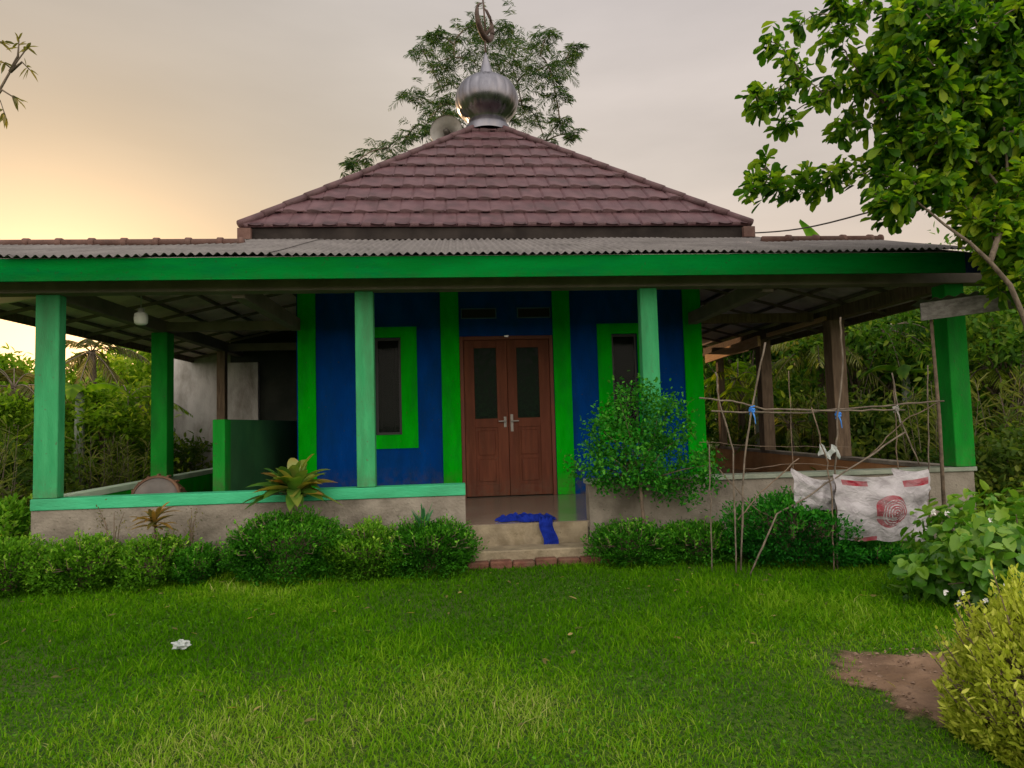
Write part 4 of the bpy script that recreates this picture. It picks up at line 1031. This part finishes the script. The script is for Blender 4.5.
def rosette(name, px, py, y, n, L_, W_, material, label, stem=.012, spread=1.0, cat='plant', tiers=1, lo=0.1, hi=1.3, droop=.25, nstem=1):
    c = at(px, py, y); t = thing(name, (c[0],c[1],GZ), label, cat)
    q = MB(); P_, D_, T_ = [], [], []
    for s in range(nstem):
        cc = c + (RNG.normal(0,.07,3)*np.array([1,.6,.5]) if s else 0)
        q.tube([(c[0]+RNG.normal(0,.02), c[1], GZ-.02), ((c+cc)/2-np.array([0,0,.1])), cc], [stem,stem*.9,stem*.7], 7)
        for i in range(n//nstem):
            a = i*2.4+RNG.uniform(-.2,.2); el = RNG.uniform(lo,hi)
            P_.append(cc+np.array([0,0,RNG.uniform(-.10,.02)])); D_.append([math.cos(a)*math.cos(el), math.sin(a)*math.cos(el), math.sin(el)]); T_.append(RNG.uniform(0,1))
    q.build('stem', M['stick'], t, smooth=True)
    # each long leaf as segments along an arc so that it bends
    P_, D_ = np.array(P_), nrm(np.array(D_)); V, F, T = [], [], []; b = 0
    for i in range(len(P_)):
        Ls = L_*RNG.uniform(.7,1.15); Ws = W_*RNG.uniform(.8,1.2); up_ = np.array([0,0,1.]); sd_ = nrm(np.cross(D_[i], up_)+RNG.normal(0,.12,3)); m_ = 7
        for k in range(m_+1):
            s = k/m_; p = P_[i]+D_[i]*Ls*s-np.array([0,0,droop*Ls*s*s]); w2 = Ws/2*math.sin(PI*min(1,.08+s*.92))**.75*(1 if s<.98 else .1)
            fold = np.array([0,0,w2*.35])
            V += [p-sd_*w2+fold, p, p+sd_*w2+fold]
            for _ in range(3): T.append(np.clip(T_[i]*.75+RNG.uniform(-.08,.08)+.15*s,0,1))
        for k in range(m_):
            a = b+3*k; F += [[a,a+1,a+4,a+3],[a+1,a+2,a+5,a+4]]
        b += 3*(m_+1)
    np_mesh('foliage', np.array(V), np.array(F), material, t, True, np.array(T))
    return t
rosette('variegated_plant', 295, 490, -.30, 84, .42, .11, M['croton'], 'variegated green and orange long-leaved plant above the dark round bush', .014, nstem=3, lo=-.1, hi=1.4, droop=.3)
rosette('orange_leaved_plant', 155, 518, -.32, 30, .24, .042, M['croton_o'], 'small orange-brown spiky plant before the left low wall', .010, lo=.0, hi=1.3, droop=.3)
rosette('blade_leaved_plant', 424, 528, -.46, 34, .24, .022, M['agave'], 'tuft of upright green blade leaves behind the hedge left of the steps', .01, lo=.6, hi=1.5, droop=.1)
for (px, lab) in ((114, 'bare twiggy seedling left of the orange-leaved plant'), (190, 'thin weed stalks right of the orange-leaved plant')):
    c = at(px, 540, -.2); t = thing('weed_stalk', (c[0],c[1],GZ), lab, 'plant'); q = MB(); P2 = []
    for k in range(6):
        e = c+np.array([RNG.normal(0,.08),RNG.normal(0,.04),RNG.uniform(.1,.33)]); q.tube([(c[0],c[1],GZ),(c+e)/2,e],[.006,.004,.002],5)
        for s in range(9): P2.append(e+RNG.normal(0,.02,3)-np.array([0,0,s*.015]))
    q.build('stem', M['stick'], t); leaves('foliage', np.array(P2), RNG.normal(0,1,(len(P2),3)), .03, .010, RNG.uniform(0,.6,len(P2)), M['bgdry'], t)

# ------------------------------------------------------------------ trees
def curve(a, b, bow, n=6):
    a = np.array(a, float); b = np.array(b, float); bow = np.array(bow, float)
    return [a+(b-a)*k/n + bow*math.sin(PI*k/n) for k in range(n+1)]

# feathery tree behind the roof
def feathery():
    y = 11.5; base = np.array([.1, y, GZ])
    t = thing('feathery_tree', base, 'feathery-leaved tall tree rising behind the dome', 'tree')
    q = MB(); crown0 = at(492, 215, y)
    q.tube(curve(base, crown0, (.2,0,0)), np.linspace(.19,.12,7), 10)
    cl = [(388,148,17),(368,158,14),(408,136,16),(425,126,12),(352,166,9),(432,104,20),(412,96,16),(450,84,20),(438,62,20),(422,50,14),(455,40,18),(470,60,22),(488,44,22),(478,26,14),(502,28,18),(520,42,22),(540,56,22),(530,76,22),(512,66,20),(552,76,18),(556,98,16),(566,60,14),(548,36,12),(535,116,18),(522,106,14),(560,124,12),(545,142,12),(572,134,10),(500,92,16),(470,108,16),(455,122,14),(524,150,10),(575,46,9),(435,35,10),(446,104,14),(497,60,18),(508,118,12)]
    P_, D_, Ls, U_ = [], [], [], []
    hub = [at(478,150,y), at(500,110,y), at(455,125,y), at(520,100,y)]
    q.tube(curve(crown0, hub[0], (0,0,0)), .08, 8)
    for h_ in hub[1:]: q.tube(curve(hub[0], h_, (0,0,.1)), np.linspace(.05,.03,7), 8)
    nodes = []; cl.sort(key=lambda k: math.hypot(k[0]-485, k[1]-125))
    for (px, py, r) in cl:
        c = at(px, py, y+RNG.uniform(-1.1,1.1)); rad = r/38.
        h_ = min(hub+nodes, key=lambda k: np.linalg.norm(k-c)+.15*np.linalg.norm(k-hub[0])); cv_ = curve(h_, c, (0,RNG.uniform(-.1,.1),.10)); q.tube(cv_, np.linspace(.026,.010,7), 6); nodes += [np.array(cv_[3]), c]
        nf = int(11+r*.8)
        for i in range(nf):
            a = RNG.uniform(0,2*PI); el = RNG.uniform(-.25,.75)
            d = np.array([math.cos(a)*math.cos(el), math.sin(a)*math.cos(el), math.sin(el)]); st = c+RNG.normal(0,rad*.42,3)
            Lf = rad*RNG.uniform(.65,1.1)
            s_ = nrm(np.cross(d, [0,0,1])); m_ = 11
            for k in range(1, m_+1):
                u = k/m_; p = st+d*Lf*u-np.array([0,0,.50*Lf*u*u])
                tang = nrm(d-np.array([0,0,1.0*u]))
                for sg in (-1,1):
                    P_.append(p); D_.append(tang*.5+s_*sg*.9+RNG.normal(0,.22,3)-np.array([0,0,.2])); Ls.append(.17*math.sin(PI*(.15+.8*u))+.04)
    P_, D_, Ls = np.array(P_), np.array(D_), np.array(Ls); k = len(P_)
    q.build('trunk', M['bark'], t, smooth=True)
    tone = RNG.beta(2,3,k)+np.where(RNG.uniform(0,1,k)<.12,.3,0)
    leaves('crown', P_, D_, Ls*RNG.uniform(.8,1.2,k), .017*RNG.uniform(.8,1.2,k), tone, M['feather'], t, LONG, droop=.2)
feathery()

# big leafy tree at right, trunk just outside the picture
def righttree():
    base = np.array([4.05,-1.75,GZ])
    t = thing('leafy_tree', base, 'large leafy tree overhanging the right corner of the roof', 'tree')
    q = MB()
    A = at(1040, 330, -1.75)
    path = [base, base+np.array([.05,0,.8]), at(1042,370,-1.75), at(1024,318,-1.75), at(1010,285,-1.75), at(990,262,-1.72), at(970,243,-1.7), at(945,225,-1.6), at(915,200,-1.5)]
    q.tube(path, [.06,.05,.030,.020,.018,.016,.013,.010,.008], 10)
    q.tube(curve(path[2], at(1075,60,-1.6), (.1,0,0)), np.linspace(.04,.025,7), 8)
    hubs = [at(1010,200,-1.5), at(960,150,-1.3), at(1000,90,-1.3), at(900,130,-1.2), at(930,60,-1.2), at(1060,130,-1.5), at(870,90,-1.2), at(880,180,-1.1)]
    q.tube(curve(path[5], hubs[0], (0,0,0)), .022, 7)
    for a, b in ((0,1),(0,2),(1,3),(1,4),(2,5),(3,6),(1,7)): q.tube(curve(hubs[a], hubs[b], (0,0,.05)), np.linspace(.013,.008,7), 7)
    # sprays: tip position, how many leaves, spread in px
    tips = [(768,42),(752,92),(775,96),(790,60),(800,85),(778,130),(758,108),(815,105),(800,25),(818,45),(830,20),(850,28),(845,60),(757,182),(775,188),(748,190),(790,186),(768,172),(805,168),(815,190),(830,165),(845,172),(835,140),(850,120),(825,95),(848,90),(862,100),(870,130),(868,160),(885,175),(900,150),(890,115),(880,85),(870,55),(885,30),(860,8),(900,10),(910,50),(905,90),(920,120),(925,165),(940,190),(965,205),(980,180),(960,140),(975,110),(945,80),(940,30),(960,10),(975,55),(1000,25),(1010,70),(1000,120),(1015,160),(1005,200),(1015,240),(990,232),(1000,262),(1018,100),(1030,30),(1030,190),(1040,140),(985,150),(1035,250),(1045,80),(925,5),(1050,10),(838,8),(985,215),(1000,225),(1000,250),(1012,262),(1024,250),(1026,275),(992,228),(1005,212),(1015,215),(1005,240),(1024,235),(1020,262),(1030,290),(995,150),(1020,140),(950,165),(940,150),(1000,60),(985,90),(955,100),(1020,10),(940,120),(905,70),(858,75),(890,200),(912,180)]
    P_, D_, S_, T_ = [], [], [], []; nodes = [np.array(h) for h in hubs]; tips.sort(key=lambda k: -k[0])
    for (px, py) in tips:
        dense = px > 870
        for rep in range(9 if px > 900 else (6 if dense else 2)):
            yy = -1.1+RNG.uniform(-.55,.55) if dense else -1.0+RNG.uniform(-.12,.12)
            e = at(px+(RNG.normal(0,11 if dense else 5) if rep else 0), py+(RNG.normal(0,11 if dense else 5) if rep else 0), yy)
            h_ = min(nodes, key=lambda k: np.linalg.norm(k-e)*(1 if k[0] > e[0]-.03 else 2.2))
            cv = curve(h_, e, (0,0,-.04 if py > 150 else .05)); q.tube(cv, np.linspace(.0065,.003,7), 5); nodes += [np.array(cv[3]), np.array(cv[5])]
            dirb = nrm(np.array(e)-np.array(cv[3])); n = 30 if dense else 20
            for k in range(n):
                s = RNG.uniform(0,1)**1.6; st = e-dirb*s*.22+RNG.normal(0,.02,3)
                a = k*2.4; sd = nrm(np.cross(dirb,[0,0,1])); up_ = np.cross(sd,dirb)
                dv = dirb*RNG.uniform(.1,.9)+(sd*math.cos(a)+up_*math.sin(a))*.9+np.array([0,0,-.15])
                P_.append(st); D_.append(dv); S_.append(RNG.uniform(.085,.15)); T_.append(RNG.beta(2,2)+(.12 if px > 930 and py > 120 else -.08)+(.12 if rep==0 else -.05))
    P_, D_, S_, T_ = map(np.array, (P_,D_,S_,T_))
    q.build('trunk', M['bark'], t, smooth=True)
    leaves('crown', P_, D_, S_, S_*.52, T_, M['treeleaf'], t, OBOV, droop=.15)
righttree()

# twig of a tree outside the left edge
def lefttree():
    y = -2.2; e0 = at(-70, 170, y); base = np.array([e0[0]-.75, y+.2, GZ]); t = thing('slender_tree', base, 'slender tree whose leafy twig enters at the top left edge', 'tree')
    q = MB(); f0 = np.array([e0[0]-.6, y+.1, e0[2]-.5])
    q.tube(curve(base-np.array([0,0,.05]), f0, (.06,0,0)), np.linspace(.055,.03,7), 8); q.tube(curve(f0, e0, (0,0,.05)), np.linspace(.022,.012,7), 7)
    tops = [f0+np.array([dx_, dy_, dz_]) for dx_, dy_, dz_ in ((-.5,.2,.9),(-.1,-.3,1.3),(-.8,-.2,.5),(-.35,.4,1.5),(.1,.3,.9))]
    for e_ in tops: q.tube(curve(f0, e_, (0,0,.08)), np.linspace(.02,.006,7), 6)
    P_, D_ = [], []
    for pts in ([(-70,170),(-5,98),(10,72),(18,60),(28,47)], [(10,72),(18,56),(19,40)], [(10,72),(22,62),(30,70)], [(-5,98),(2,90),(18,100)], [(-40,135),(0,100),(6,118)], [(-60,60),(-20,40),(4,42)], [(-30,70),(-4,60),(5,63)]):
        q.tube([at(a,b,y) for a,b in pts], np.linspace(.010,.003,len(pts)), 5)
        e = at(*pts[-1], y); p = at(*pts[-2], y)
        for k in range(7): P_.append(e+(p-e)*k*.08); D_.append((e-p)*6+RNG.normal(0,.5,3)+np.array([0,0,-.3]))
    for e_ in tops:
        for k in range(170): P_.append(f0+(e_-f0)*RNG.uniform(.5,1.05)+RNG.normal(0,.15,3)); D_.append(RNG.normal(0,1,3)+np.array([0,0,-.4]))
    q.build('trunk', M['bark'], t, smooth=True)
    leaves('crown', np.array(P_), np.array(D_), .07, .016, RNG.uniform(0,.7,len(P_)), M['bgdry'], t, LONG, droop=.3)
lefttree()

# background vegetation kinds (built once each, then copied with their parts)
def bgtree(name, x, y, h, rx, nleaf, ls, material, label, group, seed, trunkr=.09, low=.25, mt='bark'):
    t = thing(name, (x,y,GZ), label, 'tree', group); r_ = np.random.default_rng(seed); q = MB()
    top = np.array([x, y, GZ+h*.62]); q.tube(curve((x,y,GZ-.05), top, (.12,0,0)), np.linspace(trunkr,trunkr*.5,7), 8)
    P_, D_, T_ = [], [], []
    nc = 34
    for i in range(nc):
        a = r_.uniform(0,2*PI); zz = r_.uniform(low,1)**.9; rr_ = rx*math.sqrt(r_.uniform(.05,1))*math.sin(PI*(.12+.78*zz))**.6
        c = np.array([x+rr_*math.cos(a), y+rr_*math.sin(a), GZ+h*zz*.92]); q.tube(curve((x,y,GZ+h*max(.15,zz-.35)*.8), c, (0,0,.08), 4), np.linspace(trunkr*.35,.01,5), 5)
        k = nleaf//nc; rad = r_.uniform(.35,.65)*rx*.42; pp_ = c+r_.normal(0,1,(k,3))*np.array([rad,rad,rad*.6]); P_.append(pp_); D_.append(r_.normal(0,1,(k,3))+np.array([0,0,-.3])); T_.append(np.full(k, r_.uniform(0,.45))+r_.beta(2,2.5,k)*.55)
    P_, D_, T_ = np.concatenate(P_), np.concatenate(D_), np.concatenate(T_); P_[:,2] = np.maximum(P_[:,2], GZ+.05)
    q.build('trunk', M[mt], t, smooth=True)
    leaves('crown', P_, D_, ls*RNG.uniform(.6,1.4,len(P_)), ls*.48, T_, M[material], t, OVAL)
    return t
def place(proto, spots, labels):
    for i, (x, y, s, rz) in enumerate(spots):
        o = proto if i == 0 else copy_tree(proto)
        o.location = (x, y, GZ); o.scale = (s, s, s*(1+.08*((i*37)%5-2)/2)); o.rotation_euler = (0,0,rz); o['label'] = labels if isinstance(labels, str) else labels[i]

p = bgtree('leafy_sapling', -8, 6, 3.1, 1.1, 4800, .14, 'bgleaf', '', 'sunlit saplings left of the left veranda', 41, .04)
place(p, [(-7.6,5.6,.90,0),(-9.3,7.0,.98,1.3),(-6.9,7.6,1.08,2.2),(-11.3,8.2,.95,3.1),(-8.4,9.6,1.15,4.0),(-6.35,4.6,.78,5.2),(-13.2,10.5,1.2,.6),(-7.2,3.2,.60,2.7)],
      'sunlit yellow-green sapling growing behind the left veranda')
p = bgtree('dark_tree', 9, 9, 4.6, 1.9, 6500, .19, 'bgdark', '', 'dark trees behind the right veranda', 42, .11, .1)
place(p, [(6.4,8.8,.95,0),(8.6,7.2,.95,1.1),(7.8,10.8,1.05,2.3),(10.4,9.5,1.05,3.0),(6.7,5.0,.72,4.1),(12.4,8.2,1.1,5.0),(8.9,4.0,.85,.4),(10.6,5.2,.95,1.9),(5.6,12.2,.95,2.9),(14.6,9.5,1.2,1.0),(3.6,12.6,.95,.3),(7.3,2.2,.62,3.7)],
      'dark dense tree growing behind the right veranda')
p = bgtree('thicket_bush', 6, 7.4, 1.7, 1.2, 4600, .125, 'thicket', '', 'olive green thicket bushes behind the verandas', 43, .03, .05)
place(p, [(6.1,6.6,1,0),(7.3,6.3,1.1,1),(5.9,3.1,.9,2),(6.9,3.6,.95,3),(8.3,5.6,1.1,4),(6.0,1.0,.8,5),(7.6,.9,.9,.5),(-6.6,2.3,.75,1.5),(-8.2,3.6,.85,2.5),(-9.7,4.9,.9,3.5),(9.3,2.6,1.1,2.2),(-6.3,6.2,.9,.9)],
      'olive green thicket bush beside the veranda')
# far tree line
p = bgtree('distant_tree', 0, 26, 5.6, 3.3, 7000, .30, 'bgdark', '', 'distant trees on the horizon', 44, .16, .08)
place(p, [(-24,24,.62,0),(-18.5,25,.66,1),(-13.5,23,.60,2),(-9,26,.72,3),(-30,27,.75,4),(4,24,.95,5),(9,25,1.02,.5),(14,23,1.05,1.5),(19,25,1.1,2.5),(24,22,1.1,3.5),(29,26,1.2,4.5),(-3,27,.8,2.1)],
      'distant dark tree in the line beyond the prayer house')

# palms
def palm(x, y, h, label, seed, L_=2.0, nf=15, material='bgleaf', tr=.11, group=None, elmin=-.3):
    t = thing('palm_tree', (x,y,GZ), label, 'palm tree', group); r_ = np.random.default_rng(seed)
    q = MB(); top = np.array([x+.15, y, GZ+h]); q.tube(curve((x,y,GZ-.05), top, (.1,0,0), 10), np.linspace(tr*1.2,tr*.8,11), 10); q.build('trunk', M['bark'], t, smooth=True)
    P_, D_, Ls, T_ = [], [], [], []; rq = MB()
    for i in range(nf):
        a = i*2.4+r_.uniform(-.2,.2); el = r_.uniform(elmin,1.25); d = np.array([math.cos(a)*math.cos(el), math.sin(a)*math.cos(el), math.sin(el)]); Lf = L_*r_.uniform(.8,1.1); s_ = nrm(np.cross(d,[0,0,1])); m_ = 30; pts = []; tb_ = r_.uniform(0,.7)
        for k in range(m_+1):
            u = k/m_; p = top+d*Lf*u-np.array([0,0,.62*Lf*u*u]); pts.append(p)
            if k > 4:
                tang = nrm(d-np.array([0,0,1.24*u]))
                for sg in (-1,1): P_.append(p); D_.append(tang*.7+s_*sg*.8-np.array([0,0,.45])+r_.normal(0,.14,3)); Ls.append(.42*math.sin(PI*(.12+.8*u))*L_/2); T_.append(tb_+r_.uniform(0,.3))
        rq.tube(pts[::3], np.linspace(.012,.003,len(pts[::3])), 5)
    rq.build('frond_ribs', M['bamboo'], t, smooth=True)
    leaves('fronds', np.array(P_), np.array(D_), np.array(Ls), .017*L_**.5, np.array(T_), M[material], t, LONG, droop=.35)
    return t
def palm_at(px, py, y, L_, nf, material, label, seed, elmin=-.3):
    c = at(px, py, y); return palm(c[0]-.15, y, c[2]-GZ, label, seed, L_, nf, material, .07, elmin=elmin)
palm_at(14, 388, 4.6, .95, 15, 'bgdry', 'small brownish palm against the sky at the left edge of the picture', 51)
palm_at(92, 352, 6.0, 1.15, 15, 'bgdry', 'brown drooping palm just under the eaves between the two left posts', 52, -.6)
palm_at(128, 400, 5.2, 1.0, 15, 'bgleaf', 'green palm beside the second left post', 59)
palm_at(8, 462, 3.2, .9, 13, 'bgleaf', 'low green palm at the left edge outside the corner post', 58)
palm_at(818, 352, 5.4, 1.5, 17, 'cane', 'palm with yellow-orange fronds in the middle of the right veranda view', 53)
palm_at(885, 330, 4.8, 1.3, 16, 'bgdark', 'dark drooping palm left of the right corner post', 54, -.7)
palm_at(738, 380, 6.6, 1.3, 15, 'bgleaf', 'green palm behind the inner end of the right veranda', 56)
palm_at(992, 372, 2.6, 1.1, 14, 'bgdark', 'dark palm right of the right corner post', 55, -.7)
palm_at(790, 425, 4.6, .9, 12, 'cane', 'low yellowish palm just above the right side wall', 57)
# banana plant whose leaf tip shows over the right ridge
def banana(base, h, tip, label, angs, L_, material, W_=.16):
    base = np.array(base, float); t = thing('banana_plant', base, label, 'plant')
    q = MB(); cr_ = base+np.array([0,0,h]); q.tube([base-np.array([0,0,.05]), cr_], [.10,.06], 10); q.build('trunk', M['cap'], t, smooth=True)
    V, F, T = [], [], []; b = 0
    ends = ([np.array(tip)] if tip is not None else []) + [base+np.array([L_*math.cos(a_), .9*L_*math.sin(a_), h+.25*L_*math.sin(a_*3.1)-.2*L_]) for a_ in angs]
    for e in ends:
        m_ = 16; mid_ = (cr_+e)/2+np.array([0,0,.45*L_])
        for k in range(m_+1):
            s = k/m_; p = cr_*(1-s)**2+2*mid_*s*(1-s)+e*s*s; tg = nrm(2*(mid_-cr_)*(1-s)+2*(e-mid_)*s+1e-6); sd_ = nrm(np.cross(tg,[0,.3,1])); w2 = W_*math.sin(PI*(.1+.88*s))**.5*RNG.uniform(.75,1.05)
            V += [p-sd_*w2+[0,0,-.05], p, p+sd_*w2+[0,0,-.05]]; tt = RNG.uniform(.1,.5); T += [tt+.3,tt,tt+.3]
        for k in range(m_):
            a = b+3*k; F += [[a,a+1,a+4,a+3],[a+1,a+2,a+5,a+4]]
        b += 3*(m_+1)
    np_mesh('leaves', np.array(V), np.array(F), M[material], t, True, np.array(T))
banana([at(850,300,7.0)[0], 7.0, GZ], 3.6, at(800,219,7.0), 'banana plant whose leaf tip pokes above the right roof ridge', (.3,1.5,5.0), 1.0, 'broad')
def banana_at(px, py, y, *a_): c = at(px, py, y); banana([c[0], y, GZ], c[2]-GZ, None, *a_)
banana_at(905, 372, 4.0, 'banana plant with drooping leaves just left of the right corner post', (.4,1.7,2.9,4.1,5.4), .75, 'bgdark', .13)
banana_at(757, 395, 5.6, 'banana plant behind the inner timber posts of the right veranda', (.1,1.2,2.6,3.9,5.2), .7, 'bgleaf', .12)
banana_at(80, 392, 4.2, 'banana plant just right of the left corner post', (.2,1.4,2.7,4.0,5.0), .7, 'bgleaf', .12)
banana_at(1012, 352, 3.2, 'dark banana plant at the right edge of the picture', (.9,2.2,3.3,4.4,5.6), .7, 'bgdark', .12)

# cane clumps with long thin leaves
def cane(x, y, h, n, seed, group):
    t = thing('cane_clump', (x,y,GZ), '', 'plant', group); r_ = np.random.default_rng(seed); q = MB(); P_, D_, T_ = [], [], []
    for i in range(n):
        a = r_.uniform(0,2*PI); r0 = r_.uniform(0,.5); b0 = np.array([x+r0*math.cos(a), y+r0*math.sin(a), GZ]); hh = h*r_.uniform(.6,1.05); e = b0+np.array([r_.normal(0,.22),r_.normal(0,.2),hh]); q.tube(curve(b0,e,(r_.normal(0,.05),0,0),4), np.linspace(.009,.003,5), 5)
        tb_ = r_.uniform(0,.5)
        for k in range(18):
            s = r_.uniform(.25,1); P_.append(b0+(e-b0)*s); D_.append(np.array([r_.normal(0,.55),r_.normal(0,.55),1.0])); T_.append(tb_+r_.uniform(0,.5))
    q.build('canes', M['bamboo'], t, smooth=True)
    leaves('foliage', np.array(P_), np.array(D_), RNG.uniform(.18,.42,len(P_)), .014, np.array(T_), M['cane'], t, LONG, droop=.28)
    return t
p = cane(6, 4, 1.9, 30, 61, 'cane clumps behind the verandas')
place(p, [(5.75,4.2,1,0),(6.2,5.6,1.05,1),(5.5,7.4,1.1,2),(6.3,2.4,.9,3),(5.6,1.6,.85,4),(7.2,4.6,1.1,5),(6.9,1.6,1,.6),(-5.9,1.2,.72,1.2),(-7.3,4.1,.9,2.4),(-8.8,5.6,1.0,3.6),(-5.75,3.6,.75,4.4),(-10.8,6.4,1.0,.9),(8.4,3.2,1.1,2.0)],
      'clump of dry thin canes with long leaves beside the veranda')
# slim bare trunks seen at right
def slim(px, y, r, h, label, m_='bark_lt'):
    a = at(px, 420, y); t = thing('slim_tree', (a[0],y,GZ), label, 'tree')
    top = np.array([a[0]-.05,y,GZ+h]); MB().tube(curve((a[0],y,GZ-.05), top, (.06,0,0)), np.linspace(r,r*.7,7), 9).build('trunk', M[m_], t, smooth=True)
    k = 1400; P_ = top+RNG.normal(0,1,(k,3))*np.array([.55,.5,.42]); leaves('crown', P_, RNG.normal(0,1,(k,3)), .12, .05, RNG.beta(2,3,k), M['bgdark'], t)
    return t
slim(1001, 2.6, .055, 3.1, 'slim tan trunk right of the right corner post')
slim(1015, 4.4, .06, 3.2, 'slim trunk at the right edge of the picture', 'bark')
slim(868, 6.5, .05, 3.3, 'slim trunk between the timber posts of the right veranda', 'bark')
slim(803, 8.0, .05, 3.2, 'slim trunk behind the orange-leaved palm', 'bark')
# climbing sprigs above the left ridge
for px, py, r in ((18,238,6),(110,238,4)):
    c = at(px, py, 3.2); pass

# rough undergrowth: one mass
k = 60000
X = np.concatenate([RNG.uniform(-14,-4.75,k), RNG.uniform(4.85,14,k)]); Y = RNG.uniform(-.6,13,2*k)
ok = ~((X>-6.2)&(X<0)&(Y>6))
X, Y = X[ok], Y[ok]; n_ = len(X)
pos = np.stack([X,Y,GZ+RNG.uniform(0,.45,n_)**1.2],1); dd = RNG.normal(0,.7,(n_,3))+np.array([0,0,.8])
setp(leaves('undergrowth', pos, dd, RNG.uniform(.08,.26,n_), .016, RNG.beta(2,3,n_), M['bgleaf'], None, LONG, droop=.2), kind='stuff')

# ------------------------------------------------------------------ render settings
scene.view_settings.view_transform = 'Standard'; scene.view_settings.look = 'None'; scene.view_settings.exposure = 0
scene.cycles.max_bounces = 6; scene.cycles.transparent_max_bounces = 8
scene.cycles.sample_clamp_indirect = 4
try: scene.cycles.use_denoising = True
except Exception: pass
